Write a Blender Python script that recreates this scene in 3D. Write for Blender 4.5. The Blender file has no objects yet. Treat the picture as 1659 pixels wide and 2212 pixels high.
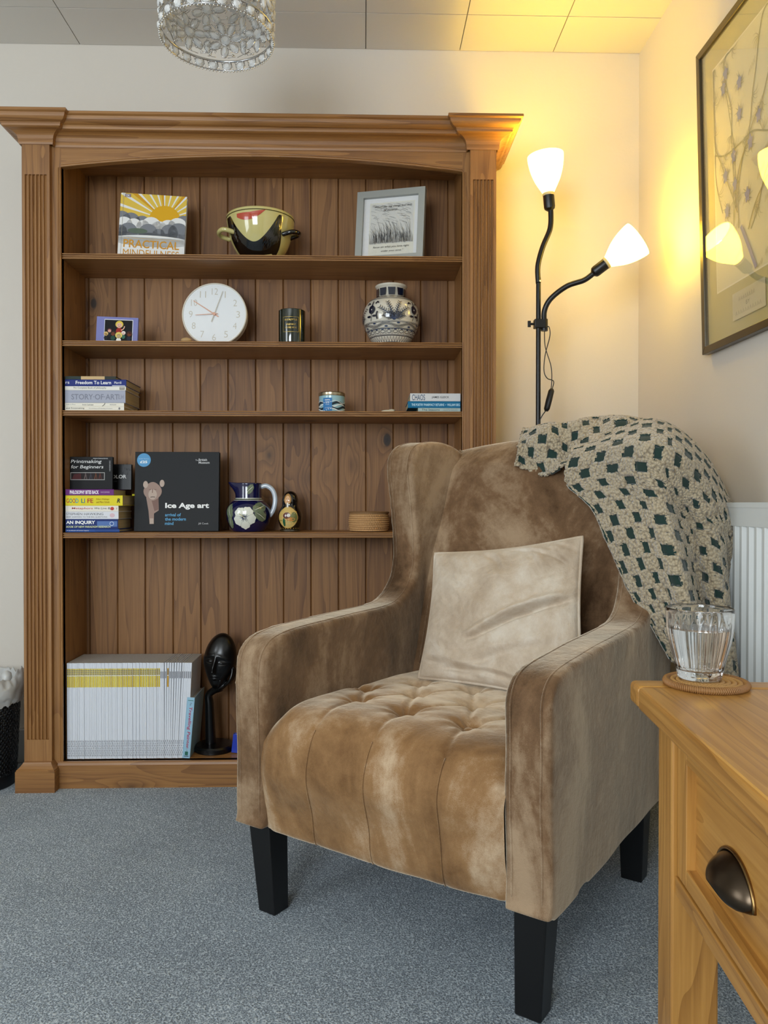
import bpy, bmesh, math, random
import numpy as np
from mathutils import Vector, Matrix, noise as mnoise
random.seed(7)
S = bpy.context.scene
COL = S.collection
PI = math.pi
# ------------------------------------------------------------------ camera
F = 1662.0; CX = 829.5; CY = 1106.0; CH = 0.9
YAW = math.radians(-1.55); PITCH = math.radians(-0.55)
cam = bpy.data.cameras.new('camera'); cam_o = bpy.data.objects.new('camera', cam); COL.objects.link(cam_o)
cam.sensor_fit = 'VERTICAL'; cam.sensor_height = 36.0; cam.lens = F / 2212 * 36.0
cam_o.location = (0, 0, CH)
cam_o.rotation_euler = (Matrix.Rotation(YAW, 3, 'Z') @ Matrix.Rotation(PI / 2 + PITCH, 3, 'X')).to_euler()
cam.clip_start = 0.05
S.camera = cam_o
# ------------------------------------------------------------------ exposure, world, daylight
S.view_settings.view_transform = 'Standard'; S.view_settings.look = 'None'
S.view_settings.gamma = 1.0; S.view_settings.use_curve_mapping = False
S.view_settings.exposure = 0.0
W = bpy.data.worlds.new('sky'); S.world = W; W.use_nodes = True
bg = W.node_tree.nodes['Background']; bg.inputs[0].default_value = (0.75, 0.87, 1.0, 1); bg.inputs[1].default_value = 1.2
WALL_Y = 2.72; WALL_X = 0.98; CEIL = 2.50
def area(name, loc, rot, sx, sy, power, color):
    l = bpy.data.lights.new(name, 'AREA'); l.shape = 'RECTANGLE'; l.size = sx; l.size_y = sy
    l.energy = power; l.color = color
    o = bpy.data.objects.new(name, l); COL.objects.link(o); o.location = loc; o.rotation_euler = rot
    return o
# daylight entering by the two window openings of the wall behind the camera
area('window_daylight', (-1.25, -1.93, 1.5), (math.radians(90), 0, 0), 1.3, 1.3, 76, (0.86, 0.94, 1.0))
area('window_daylight', (-2.63, -0.2, 1.5), (math.radians(90), 0, math.radians(-90)), 1.2, 1.3, 25, (0.88, 0.95, 1.0))
LAMP_COL = (1.0, 0.64, 0.058)
SHADE_STRENGTH = 18.0
BULB_W = 4.8

# ------------------------------------------------------------------ helpers
def ray(px, py):
    x = (px - CX) / F; y = 1.0; z = -(py - CY) / F
    c, s = math.cos(PITCH), math.sin(PITCH); y, z = y * c - z * s, y * s + z * c
    c, s = math.cos(YAW), math.sin(YAW); x, y = x * c - y * s, x * s + y * c
    return x, y, z
def atY(px, py, Y):
    r = ray(px, py); t = Y / r[1]; return Vector((r[0] * t, Y, CH + r[2] * t))
def atX(px, py, X):
    r = ray(px, py); t = X / r[0]; return Vector((X, r[1] * t, CH + r[2] * t))
def lin(c):
    if isinstance(c, str):
        c = c.lstrip('#'); c = [int(c[i:i + 2], 16) / 255 for i in (0, 2, 4)]
        return tuple(((v + 0.055) / 1.055) ** 2.4 if v > 0.04045 else v / 12.92 for v in c)
    return tuple(c)
MATS = {}
def mat(name, color=None, rough=0.5, metal=0.0, **kw):
    if name in MATS: return MATS[name]
    m = bpy.data.materials.new(name); m.use_nodes = True; MATS[name] = m
    b = m.node_tree.nodes['Principled BSDF']
    if color is not None: b.inputs['Base Color'].default_value = (*lin(color), 1)
    b.inputs['Roughness'].default_value = rough; b.inputs['Metallic'].default_value = metal
    for k, v in kw.items():
        b.inputs[k.replace('_', ' ')].default_value = v
    return m
class NT:
    def __init__(s, m): s.m = m; s.n = m.node_tree.nodes; s.l = m.node_tree.links; s.b = s.n['Principled BSDF']
    def new(s, t, **kw):
        n = s.n.new(t)
        for k, v in kw.items():
            if k.startswith('i_'):
                k = k[2:]; k = int(k) if k.isdigit() else k
                n.inputs[k].default_value = v
            else: setattr(n, k, v)
        return n
    def link(s, a, b): s.l.new(a, b)
    def math(s, op, a, b=None, c=None):
        n = s.n.new('ShaderNodeMath'); n.operation = op
        for i, v in enumerate((a, b, c)):
            if v is None: continue
            if isinstance(v, (int, float)): n.inputs[i].default_value = v
            else: s.l.new(v, n.inputs[i])
        return n.outputs[0]
    def ramp(s, fac, stops):
        n = s.n.new('ShaderNodeValToRGB'); e = n.color_ramp.elements
        while len(e) < len(stops): e.new(0.5)
        for x, (p, c) in zip(e, stops):
            x.position = p; c = lin(c); x.color = (*c, 1)
        s.l.new(fac, n.inputs[0]); return n.outputs[0]
    def mix(s, fac, a, b, mode='MIX'):
        n = s.n.new('ShaderNodeMix'); n.data_type = 'RGBA'; n.blend_type = mode
        for i, v in ((0, fac), (6, a), (7, b)):
            if isinstance(v, (int, float)): n.inputs[i].default_value = v
            elif isinstance(v, tuple): n.inputs[i].default_value = (*v, 1)
            else: s.l.new(v, n.inputs[i])
        return n.outputs[2]
    def bump(s, h, strength=0.3, dist=0.01):
        n = s.n.new('ShaderNodeBump'); n.inputs['Strength'].default_value = strength; n.inputs['Distance'].default_value = dist
        s.l.new(h, n.inputs['Height']); s.l.new(n.outputs[0], s.b.inputs['Normal'])
def noise_tex(t, vec, scale, detail=4, rough=0.55, dist=0.0):
    n = t.new('ShaderNodeTexNoise'); n.inputs['Scale'].default_value = scale; n.inputs['Detail'].default_value = detail
    n.inputs['Roughness'].default_value = rough; n.inputs['Distortion'].default_value = dist
    if vec is not None: t.link(vec, n.inputs['Vector'])
    return n.outputs['Fac']

def wood(name, axis, cols, rough=0.45, knots=True, board=None, grain=1.0, ring=1.0, coat=0.15, knot_scale=2.6):
    """pine / oak: rings stretched along an axis, fine fibres and dark knots; board=(axis, pitch, x0) varies each board"""
    if name in MATS: return MATS[name]
    m = mat(name, (0.4, 0.25, 0.1), rough); t = NT(m)
    t.b.inputs['Coat Weight'].default_value = coat; t.b.inputs['Coat Roughness'].default_value = 0.35
    tc = t.new('ShaderNodeTexCoord'); vec = tc.outputs['Object']
    sep = t.new('ShaderNodeSeparateXYZ'); t.link(vec, sep.inputs[0])
    bval = None
    if board:
        ax, pitch, x0 = board
        bi = t.math('FLOOR', t.math('DIVIDE', t.math('SUBTRACT', sep.outputs[ax], x0), pitch))
        wn = t.new('ShaderNodeTexWhiteNoise'); wn.noise_dimensions = '1D'; t.link(bi, wn.inputs['W'])
        bval = wn.outputs['Value']
        off = t.new('ShaderNodeVectorMath', operation='SCALE'); t.link(wn.outputs['Color'], off.inputs[0]); off.inputs['Scale'].default_value = 9.0
        ad = t.new('ShaderNodeVectorMath', operation='ADD'); t.link(vec, ad.inputs[0]); t.link(off.outputs[0], ad.inputs[1]); vec = ad.outputs[0]
    def mp(s_across, s_along):
        n = t.new('ShaderNodeMapping'); sc = [s_across] * 3; sc[axis] = s_along
        n.inputs['Scale'].default_value = sc; t.link(vec, n.inputs['Vector']); return n.outputs[0]
    # knots
    kd = None
    if knots:
        v = t.new('ShaderNodeTexVoronoi'); v.inputs['Scale'].default_value = knot_scale; v.inputs['Randomness'].default_value = 1.0
        t.link(mp(2.2, 1.25), v.inputs['Vector']); kd = v.outputs['Distance']
    rings = noise_tex(t, mp(9.0, 0.55), 1.0, 2, 0.5, 0.2)
    r = t.math('MULTIPLY', rings, 13.0 * ring)
    if kd is not None:
        r = t.math('ADD', r, t.math('MULTIPLY', t.math('POWER', t.math('SUBTRACT', 1.0, t.math('MINIMUM', t.math('MULTIPLY', kd, 3.0), 1.0)), 2.0), 4.0))
    r = t.math('FRACT', r)
    r = t.math('POWER', r, 2.2)
    fib = noise_tex(t, mp(190.0 * grain, 5.0), 1.0, 3, 0.6)
    big = noise_tex(t, mp(5.0, 1.2), 1.0, 3, 0.5)
    val = t.math('ADD', t.math('MULTIPLY', r, 0.26), t.math('ADD', t.math('MULTIPLY', fib, 0.58), t.math('MULTIPLY', big, 0.35)))
    if bval is not None: val = t.math('ADD', val, t.math('MULTIPLY', t.math('SUBTRACT', bval, 0.5), 0.22))
    col = t.ramp(val, [(0.22, cols[0]), (0.52, cols[1]), (0.80, cols[2]), (1.0, cols[3])])
    if kd is not None:
        k1 = t.ramp(kd, [(0.0, (1, 1, 1)), (0.055, (0.9, 0.9, 0.9)), (0.075, (0.3, 0.3, 0.3)), (0.15, (0, 0, 0))])
        col = t.mix(k1, col, lin(cols[4]))
    t.link(col, t.b.inputs['Base Color'])
    t.bump(t.math('ADD', fib, t.math('MULTIPLY', r, 0.5)), 0.12, 0.002)
    return m

class MB:
    def __init__(s): s.v = []; s.f = []; s.mi = []; s.uv = None
    def add(s, vs, fs, mi=0):
        b = len(s.v); s.v += [tuple(v) for v in vs]; s.f += [tuple(b + i for i in f) for f in fs]; s.mi += [mi] * len(fs); return s
    def box(s, x0, x1, y0, y1, z0, z1, mi=0):
        return s.add([(x0, y0, z0), (x1, y0, z0), (x1, y1, z0), (x0, y1, z0), (x0, y0, z1), (x1, y0, z1), (x1, y1, z1), (x0, y1, z1)],
                     [(0, 3, 2, 1), (4, 5, 6, 7), (0, 1, 5, 4), (1, 2, 6, 5), (2, 3, 7, 6), (3, 0, 4, 7)], mi)
    def prism(s, poly, axis, a0, a1, mi=0):
        """poly: 2D ring in the two other axes (in cyclic order y,z / x,z / x,y)"""
        def P(u, v, a): return {0: (a, u, v), 1: (u, a, v), 2: (u, v, a)}[axis]
        n = len(poly); vs = [P(u, v, a0) for u, v in poly] + [P(u, v, a1) for u, v in poly]
        fs = [tuple(range(n))[::-1], tuple(range(n, 2 * n))] + [(i, (i + 1) % n, n + (i + 1) % n, n + i) for i in range(n)]
        return s.add(vs, fs, mi)
    def grid(s, fn, nu, nv, cu=False, cv=False, mi=0, mfn=None):
        U = nu if cu else nu + 1; V = nv if cv else nv + 1
        b = len(s.v)
        for i in range(U):
            for j in range(V): s.v.append(tuple(fn(i / nu, j / nv)))
        for i in range(nu):
            for j in range(nv):
                i2 = (i + 1) % U; j2 = (j + 1) % V
                s.f.append((b + i * V + j, b + i2 * V + j, b + i2 * V + j2, b + i * V + j2)); s.mi.append(mfn(i / nu, j / nv) if mfn else mi)
        return s
    def lathe(s, prof, n=48, c=(0, 0, 0), mi=0, cap0=True, cap1=True, a0=0.0):
        b = len(s.v); k = len(prof)
        for i in range(n):
            a = 2 * PI * i / n + a0
            for r, z in prof: s.v.append((c[0] + r * math.cos(a), c[1] + r * math.sin(a), c[2] + z))
        for i in range(n):
            i2 = (i + 1) % n
            for j in range(k - 1): s.f.append((b + i * k + j, b + i2 * k + j, b + i2 * k + j + 1, b + i * k + j + 1)); s.mi.append(mi)
        if cap0: s.f.append(tuple(b + i * k for i in range(n))[::-1]); s.mi.append(mi)
        if cap1: s.f.append(tuple(b + i * k + k - 1 for i in range(n))); s.mi.append(mi)
        return s
    def tube(s, path, r, n=10, mi=0, closed=False, flat=None):
        P = [Vector(p) for p in path]; m = len(P); b = len(s.v)
        rr = r if callable(r) else (lambda t: r)
        up = Vector((0, 0, 1)); prev = None
        for i, p in enumerate(P):
            a = P[(i - 1) % m] if (closed or i > 0) else P[0]; c = P[(i + 1) % m] if (closed or i < m - 1) else P[-1]
            t = (c - a).normalized()
            if prev is None:
                x = t.cross(up); x = x if x.length > 1e-4 else t.cross(Vector((1, 0, 0))); x.normalize()
            else:
                x = (prev - t * prev.dot(t)).normalized()
            prev = x; y = t.cross(x); q = rr(i / max(1, m - 1))
            for k in range(n):
                an = 2 * PI * k / n; s.v.append(tuple(p + x * (q * math.cos(an)) + y * (q * math.sin(an) * (flat or 1.0))))
        for i in range(m if closed else m - 1):
            i2 = (i + 1) % m
            for k in range(n): k2 = (k + 1) % n; s.f.append((b + i * n + k, b + i * n + k2, b + i2 * n + k2, b + i2 * n + k)); s.mi.append(mi)
        if not closed:
            s.f.append(tuple(b + k for k in range(n))[::-1]); s.f.append(tuple(b + (m - 1) * n + k for k in range(n))); s.mi += [mi, mi]
        return s
    def sphere(s, c, r, nu=12, nv=8, mi=0, sc=(1, 1, 1)):
        prof = [(max(1e-5, r * math.sin(PI * j / nv)), -r * math.cos(PI * j / nv)) for j in range(nv + 1)]
        b = len(s.v); s.lathe(prof, nu, (0, 0, 0), mi, False, False)
        for i in range(b, len(s.v)): x, y, z = s.v[i]; s.v[i] = (c[0] + x * sc[0], c[1] + y * sc[1], c[2] + z * sc[2])
        return s
    def mould(s, path, prof, mi=0, closed=False):
        """sweep profile (outward offset, z) along a mitred path in plan; outward is to the right of travel"""
        n = len(path); b = len(s.v); k = len(prof)
        P = [Vector(p) for p in path]
        for i in range(n):
            def nrm(a, c): d = (c - a).normalized(); return Vector((d.y, -d.x))
            n0 = nrm(P[i - 1], P[i]) if (i > 0 or closed) else None; n1 = nrm(P[i], P[(i + 1) % n]) if (i < n - 1 or closed) else None
            if n0 is None: d = n1
            elif n1 is None: d = n0
            else: d = (n0 + n1) / (1 + n0.dot(n1))
            for o, z in prof: s.v.append((P[i].x + d.x * o, P[i].y + d.y * o, z))
        for i in range(n if closed else n - 1):
            i2 = (i + 1) % n
            for j in range(k - 1): s.f.append((b + i * k + j, b + i2 * k + j, b + i2 * k + j + 1, b + i * k + j + 1)); s.mi.append(mi)
        return s
    def build(s, name, mats, parent=None, smooth=False, bevel=0.0, seg=2, angle=35, recalc=True):
        me = bpy.data.meshes.new(name); me.from_pydata(s.v, [], s.f)
        if not isinstance(mats, (list, tuple)): mats = [mats]
        for m in mats: me.materials.append(m)
        if len(mats) > 1: me.polygons.foreach_set('material_index', s.mi)
        if recalc:
            bm = bmesh.new(); bm.from_mesh(me); bmesh.ops.recalc_face_normals(bm, faces=bm.faces); bm.to_mesh(me); bm.free()
        if smooth: me.polygons.foreach_set('use_smooth', [True] * len(me.polygons))
        me.update()
        o = bpy.data.objects.new(name, me); COL.objects.link(o)
        if parent is not None: o.parent = parent
        if smooth == 'auto':
            mod = o.modifiers.new('s', 'EDGE_SPLIT'); mod.split_angle = math.radians(angle)
        if bevel:
            mod = o.modifiers.new('b', 'BEVEL'); mod.width = bevel; mod.segments = seg; mod.limit_method = 'ANGLE'; mod.angle_limit = math.radians(40)
        return o
def empty(name, loc=(0, 0, 0), rot=(0, 0, 0)):
    o = bpy.data.objects.new(name, None); COL.objects.link(o); o.location = loc; o.rotation_euler = rot; o.empty_display_size = 0.05; return o
def tag(o, label=None, cat=None, group=None, kind=None):
    if label: o['label'] = label
    if cat: o['category'] = cat
    if group: o['group'] = group
    if kind: o['kind'] = kind
    return o
def thing(name, label, cat, loc=(0, 0, 0), rot=(0, 0, 0), group=None):
    return tag(empty(name, loc, rot), label, cat, group)
def crom(pts, n=8, closed=False):
    P = [Vector(p) for p in pts]; out = []; m = len(P)
    for i in range(m if closed else m - 1):
        if closed: a, b, c, d = P[(i - 1) % m], P[i], P[(i + 1) % m], P[(i + 2) % m]
        else: a, b, c, d = P[max(i - 1, 0)], P[i], P[i + 1], P[min(i + 2, m - 1)]
        for k in range(n):
            t = k / n
            out.append(0.5 * ((2 * b) + (c - a) * t + (2 * a - 5 * b + 4 * c - d) * t * t + (3 * b - a - 3 * c + d) * t ** 3))
    if not closed: out.append(P[-1])
    return out
def sstep(x, a, b):
    t = min(1, max(0, (x - a) / (b - a))); return t * t * (3 - 2 * t)
def modified(o):
    """bake the modifiers of o into its mesh"""
    dg = bpy.context.evaluated_depsgraph_get(); dg.update()
    me = bpy.data.meshes.new_from_object(o.evaluated_get(dg)); o.modifiers.clear(); o.data = me; return o
def setco(me, fn):
    n = len(me.vertices); a = np.empty(n * 3); me.vertices.foreach_get('co', a); a = a.reshape(-1, 3)
    a = fn(a); me.vertices.foreach_set('co', a.reshape(-1)); me.update()

TXT = {}
def text_geo(body, bold=0.0, res=3):
    k = (body, bold)
    if k in TXT: return TXT[k]
    c = bpy.data.curves.new('t', 'FONT'); c.body = body; c.resolution_u = res; c.offset = bold; c.fill_mode = 'BOTH'
    o = bpy.data.objects.new('t', c); COL.objects.link(o)
    dg = bpy.context.evaluated_depsgraph_get(); dg.update()
    me = bpy.data.meshes.new_from_object(o.evaluated_get(dg))
    vs = [(v.co.x, v.co.y) for v in me.vertices]; fs = [tuple(p.vertices) for p in me.polygons]
    bpy.data.objects.remove(o); bpy.data.curves.remove(c); bpy.data.meshes.remove(me)
    x0 = min(v[0] for v in vs); x1 = max(v[0] for v in vs); y0 = min(v[1] for v in vs); y1 = max(v[1] for v in vs)
    vs = [((x - x0) / (x1 - x0), (y - y0) / (y1 - y0)) for x, y in vs]
    TXT[k] = (vs, fs, (x1 - x0) / (y1 - y0)); return TXT[k]
class Print:
    """flat shapes, strokes and lettering laid on a surface; fn(u, v, eps) gives the point lifted eps off it"""
    def __init__(s, fn, step=0.00012): s.fn = fn; s.mb = MB(); s.mats = []; s.eps = step; s.step = step; s.last = None
    def _m(s, m):
        if m not in s.mats: s.mats.append(m)
        if m is not s.last: s.eps = min(s.eps + s.step, 0.0032)
        s.last = m; return s.mats.index(m)
    def poly(s, pts, m):
        mi = s._m(m); s.mb.add([s.fn(u, v, s.eps) for u, v in pts], [tuple(range(len(pts)))], mi); return s
    def rect(s, u0, v0, u1, v1, m, n=1):
        mi = s._m(m); e = s.eps
        s.mb.grid(lambda a, b: s.fn(u0 + (u1 - u0) * a, v0 + (v1 - v0) * b, e), n, n, mi=mi); return s
    def blob(s, cu, cv, rf, m, n=28, rings=4, clip=None):
        mi = s._m(m); e = s.eps
        vs = [s.fn(cu, cv, e)]; fs = []
        for k in range(1, rings + 1):
            for i in range(n):
                a = 2 * PI * i / n; r = rf(a) if callable(rf) else rf
                ru, rv = r if isinstance(r, tuple) else (r, r)
                u = cu + ru * math.cos(a) * k / rings; v = cv + rv * math.sin(a) * k / rings
                if clip: u = min(max(u, clip[0]), clip[2]); v = min(max(v, clip[1]), clip[3])
                vs.append(s.fn(u, v, e))
        for i in range(n):
            i2 = (i + 1) % n; fs.append((0, 1 + i, 1 + i2))
            for k in range(1, rings): a = 1 + (k - 1) * n; b = 1 + k * n; fs.append((a + i, b + i, b + i2, a + i2))
        s.mb.add(vs, fs, mi); return s
    def stroke(s, pts, w, m, smooth=True, n=5, taper=False):
        mi = s._m(m); e = s.eps
        P = [Vector((p[0], p[1])) for p in pts]
        if len(P) == 2: P = [P[0].lerp(P[1], q / 5) for q in range(6)]
        if smooth and len(P) > 2: P = crom(P, n)
        k = len(P); vs = []
        for i, p in enumerate(P):
            d = P[min(i + 1, k - 1)] - P[max(i - 1, 0)]
            d = d.normalized() if d.length > 0 else Vector((1, 0)); q = w / 2 * ((1 - i / (k - 1)) * 0.85 + 0.15 if taper else 1)
            for sg in (1, -1): vs.append(s.fn(p.x - d.y * q * sg, p.y + d.x * q * sg, e))
        s.mb.add(vs, [(2 * i, 2 * i + 1, 2 * i + 3, 2 * i + 2) for i in range(k - 1)], mi); return s
    def text(s, body, u, v, w, h, m, bold=0.0, shear=0.0, rot=0.0):
        vs, fs, asp = text_geo(body, bold)
        if w is None: w = h * asp
        if h is None: h = w / asp
        mi = s._m(m); e = s.eps; c, q = math.cos(rot), math.sin(rot)
        out = []
        for x, y in vs:
            X = x * w + shear * y * h; Y = y * h; out.append(s.fn(u + X * c - Y * q, v + X * q + Y * c, e))
        s.mb.add(out, fs, mi); return s
    def build(s, name, parent):
        return s.mb.build(name, s.mats, parent, recalc=False)

# ------------------------------------------------------------------ materials
PINE = ['#aa7c47', '#936636', '#784f28', '#57371a', '#20120a']
PINE_B = ['#9a6d3f', '#815830', '#654021', '#472b14', '#180e08']
BOARD_P = 0.0953
BX0 = atY(314, 1250, 2.68).x - 40 * BOARD_P
pine_x = wood('pine_along_x', 0, PINE, knot_scale=1.7)
pine_z = wood('pine_along_z', 2, PINE, knot_scale=1.7)
pine_board = wood('pine_boards', 2, PINE_B, board=(0, BOARD_P, BX0), coat=0.05, rough=0.6, knot_scale=2.3)
OAK = ['#c8964f', '#b27f3c', '#95652b', '#6f471c', '#4a2c14']
oak_x = wood('oak_along_x', 0, OAK, knots=False, ring=1.6, rough=0.35, coat=0.3)
oak_y = wood('oak_along_y', 1, OAK, knots=False, ring=1.6, rough=0.35, coat=0.3)
oak_z = wood('oak_along_z', 2, OAK, knots=False, ring=1.6, rough=0.35, coat=0.3)

def paint(name, col, rough=0.75, bump=0.15, scale=120):
    m = mat(name, col, rough); t = NT(m); tc = t.new('ShaderNodeTexCoord')
    a = noise_tex(t, tc.outputs['Object'], scale, 3); b = noise_tex(t, tc.outputs['Object'], 2.0, 2)
    t.link(t.mix(t.math('MULTIPLY', b, 0.12), lin(col), tuple(v * 0.86 for v in lin(col))), t.b.inputs['Base Color'])
    t.bump(t.math('ADD', a, t.math('MULTIPLY', b, 2.0)), bump, 0.002); return m
wall_m = paint('wall_paint', '#d8d1c6')
ceil_m = paint('ceiling_tile', '#dedad2', 0.85, 0.1, 300)
skirt_m = paint('skirting_paint', '#b9bab8', 0.5, 0.05)
dark_gap = mat('tile_gap', '#8d897f', 0.9)
carpet = mat('carpet', '#5d676f', 1.0); t = NT(carpet); tc = t.new('ShaderNodeTexCoord')
n1 = noise_tex(t, tc.outputs['Object'], 230, 3, 0.8); n2 = noise_tex(t, tc.outputs['Object'], 3.0, 3)
v = t.new('ShaderNodeTexVoronoi'); v.inputs['Scale'].default_value = 300; t.link(tc.outputs['Object'], v.inputs['Vector'])
fac = t.math('ADD', t.math('MULTIPLY', n1, 0.75), t.math('ADD', t.math('MULTIPLY', v.outputs['Distance'], 0.35), t.math('MULTIPLY', n2, 0.15)))
t.link(t.ramp(fac, [(0.43, '#303a43'), (0.54, '#697682'), (0.65, '#93a1ac'), (0.80, '#d0dae0')]), t.b.inputs['Base Color'])
t.b.inputs['Sheen Weight'].default_value = 0.25
t.bump(fac, 0.9, 0.006)

def velvet(name, dark, mid, light, sheen, scale=5.0, stretch=(1, 1, 0.45)):
    m = mat(name, mid, 0.75); t = NT(m); tc = t.new('ShaderNodeTexCoord')
    mp = t.new('ShaderNodeMapping'); mp.inputs['Scale'].default_value = stretch; t.link(tc.outputs['Object'], mp.inputs['Vector'])
    a = noise_tex(t, mp.outputs[0], scale, 6, 0.62, 0.6); b = noise_tex(t, tc.outputs['Object'], scale * 9, 4, 0.7)
    c = noise_tex(t, tc.outputs['Object'], 900, 2, 0.5)
    f = t.math('ADD', t.math('MULTIPLY', a, 0.84), t.math('ADD', t.math('MULTIPLY', b, 0.16), t.math('MULTIPLY', t.math('SUBTRACT', c, 0.5), 0.12)))
    t.link(t.ramp(f, [(0.37, dark), (0.5, mid), (0.62, light)]), t.b.inputs['Base Color'])
    t.b.inputs['Sheen Weight'].default_value = sheen; t.b.inputs['Sheen Roughness'].default_value = 0.35
    t.b.inputs['Sheen Tint'].default_value = (1.0, 0.86, 0.66, 1); t.b.inputs['Specular IOR Level'].default_value = 0.15
    t.bump(t.math('ADD', t.math('MULTIPLY', a, 3.0), t.math('ADD', b, t.math('MULTIPLY', c, 0.3))), 0.35, 0.008); return m
gold_velvet = velvet('gold_velvet', '#4b3521', '#765a40', '#a58c70', 1.0)
seat_velvet_lit = velvet('seat_velvet_lit', '#6a4a2b', '#94704a', '#c9b193', 1.0, 3.4)  # same velvet, lighter and more golden: lamp light put into the colour
pillow_velvet = velvet('pillow_velvet', '#b3a08a', '#c6b5a0', '#d4c8b7', 0.5, 7.0, (1, 1, 1))
seam_m = mat('seam_thread', '#a98a55', 0.6, Sheen_Weight=0.4)
leg_m = mat('black_wood', '#0b0b0c', 0.38)
black = mat('black_gloss', '#060607', 0.28); black_mat = mat('black_matt', '#101011', 0.5)
white = mat('paper_white', '#e9e9e6', 0.6); paper = mat('page_edges', '#cdbd98', 0.85); paper_w = mat('page_edges_white', '#c9c3b6', 0.85)
def pages_mat(name, c, axis):
    m = mat(name, c, 0.85); t = NT(m); tc = t.new('ShaderNodeTexCoord'); mp = t.new('ShaderNodeMapping')
    sc = [3.0, 3.0, 3.0]; sc[axis] = 900.0; mp.inputs['Scale'].default_value = sc; t.link(tc.outputs['Object'], mp.inputs['Vector'])
    n = noise_tex(t, mp.outputs[0], 1.0, 2); t.link(t.mix(n, tuple(v * 0.6 for v in lin(c)), tuple(min(1, v * 1.1) for v in lin(c))), t.b.inputs['Base Color'])
    return m
pages_z = pages_mat('pages_stacked', '#cbb98f', 2)
chrome = mat('chrome', '#d8d8d8', 0.12, 1.0); steel = mat('zinc', '#b8b8b4', 0.3, 1.0)
C = lambda h, r=0.5: mat('print_' + h.strip('#') + ('' if r == 0.5 else '_g'), h, r, Specular_IOR_Level=0.2 if r == 0.5 else 0.35)
def pane_mat(name, ior=1.45):
    if name in MATS: return MATS[name]
    m = bpy.data.materials.new(name); m.use_nodes = True; MATS[name] = m; nt = m.node_tree; nt.nodes.clear()
    o = nt.nodes.new('ShaderNodeOutputMaterial'); mx = nt.nodes.new('ShaderNodeMixShader'); tr = nt.nodes.new('ShaderNodeBsdfTransparent')
    gl = nt.nodes.new('ShaderNodeBsdfGlossy'); gl.inputs['Roughness'].default_value = 0.01; fr = nt.nodes.new('ShaderNodeFresnel'); ge = nt.nodes.new('ShaderNodeNewGeometry'); mr = nt.nodes.new('ShaderNodeMapRange')
    mr.inputs['To Min'].default_value = ior; mr.inputs['To Max'].default_value = 1 / ior; nt.links.new(ge.outputs['Backfacing'], mr.inputs['Value']); nt.links.new(mr.outputs[0], fr.inputs[0])
    nt.links.new(fr.outputs[0], mx.inputs[0]); nt.links.new(tr.outputs[0], mx.inputs[1]); nt.links.new(gl.outputs[0], mx.inputs[2]); nt.links.new(mx.outputs[0], o.inputs[0])
    return m
pane = pane_mat('clear_pane'); white_frame = mat('window_frame_white', '#e8e8e8', 0.4)
def glaze(name, col, rough=0.08): return mat(name, col, rough, Coat_Weight=0.8, Coat_Roughness=0.05)

# ================================================================== SETTING
def struct(name, mb, m, **k): o = mb.build(name, m, **k); o['kind'] = 'structure'; return o
XL = -2.7; YF = -2.0
struct('floor', MB().box(XL - .1, WALL_X + .1, YF - .1, WALL_Y + .1, -0.05, 0.0), carpet)
struct('wall_back', MB().box(XL - .1, WALL_X + .1, WALL_Y, WALL_Y + .1, 0, CEIL + .05), wall_m)
struct('wall_right', MB().box(WALL_X, WALL_X + .1, YF - .1, WALL_Y, 0, CEIL + .05), wall_m)
mb = MB(); mb.box(XL - .1, XL, YF - .1, -.85, 0, CEIL + .05); mb.box(XL - .1, XL, .45, WALL_Y, 0, CEIL + .05); mb.box(XL - .1, XL, -.85, .45, 0, .82); mb.box(XL - .1, XL, -.85, .45, 2.2, CEIL + .05)
struct('wall_left', mb, wall_m)
w = empty('window_2'); w['kind'] = 'structure'
m2 = MB(); m2.box(XL - .07, XL - .03, -.85, .45, .82, .87); m2.box(XL - .07, XL - .03, -.85, .45, 2.15, 2.2); m2.box(XL - .07, XL - .03, -.85, -.80, .82, 2.2); m2.box(XL - .07, XL - .03, .40, .45, .82, 2.2)
m2.build('window_frame', white_frame, w); MB().box(XL - .052, XL - .048, -.85, .45, .82, 2.2).build('window_pane', pane, w)
mb = MB(); wins = [(-1.95, -0.55)]
xs = XL
for a, b in wins:
    mb.box(xs, a, YF - .1, YF, 0, CEIL + .05); mb.box(a, b, YF - .1, YF, 0, 0.82); mb.box(a, b, YF - .1, YF, 2.2, CEIL + .05); xs = b
mb.box(xs, WALL_X, YF - .1, YF, 0, CEIL + .05); struct('wall_front', mb, wall_m)
white_frame = mat('window_frame_white', '#e8e8e8', 0.4)
for i, (a, b) in enumerate(wins):
    w = empty('window_%d' % (i + 1)); w['kind'] = 'structure'
    m2 = MB(); m2.box(a, b, YF - .07, YF - .03, .82, .87); m2.box(a, b, YF - .07, YF - .03, 2.15, 2.2); m2.box(a, a + .05, YF - .07, YF - .03, .82, 2.2); m2.box(b - .05, b, YF - .07, YF - .03, .82, 2.2)
    m2.build('window_frame', white_frame, w); MB().box(a, b, YF - .052, YF - .048, .82, 2.2).build('window_pane', pane, w)
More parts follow.
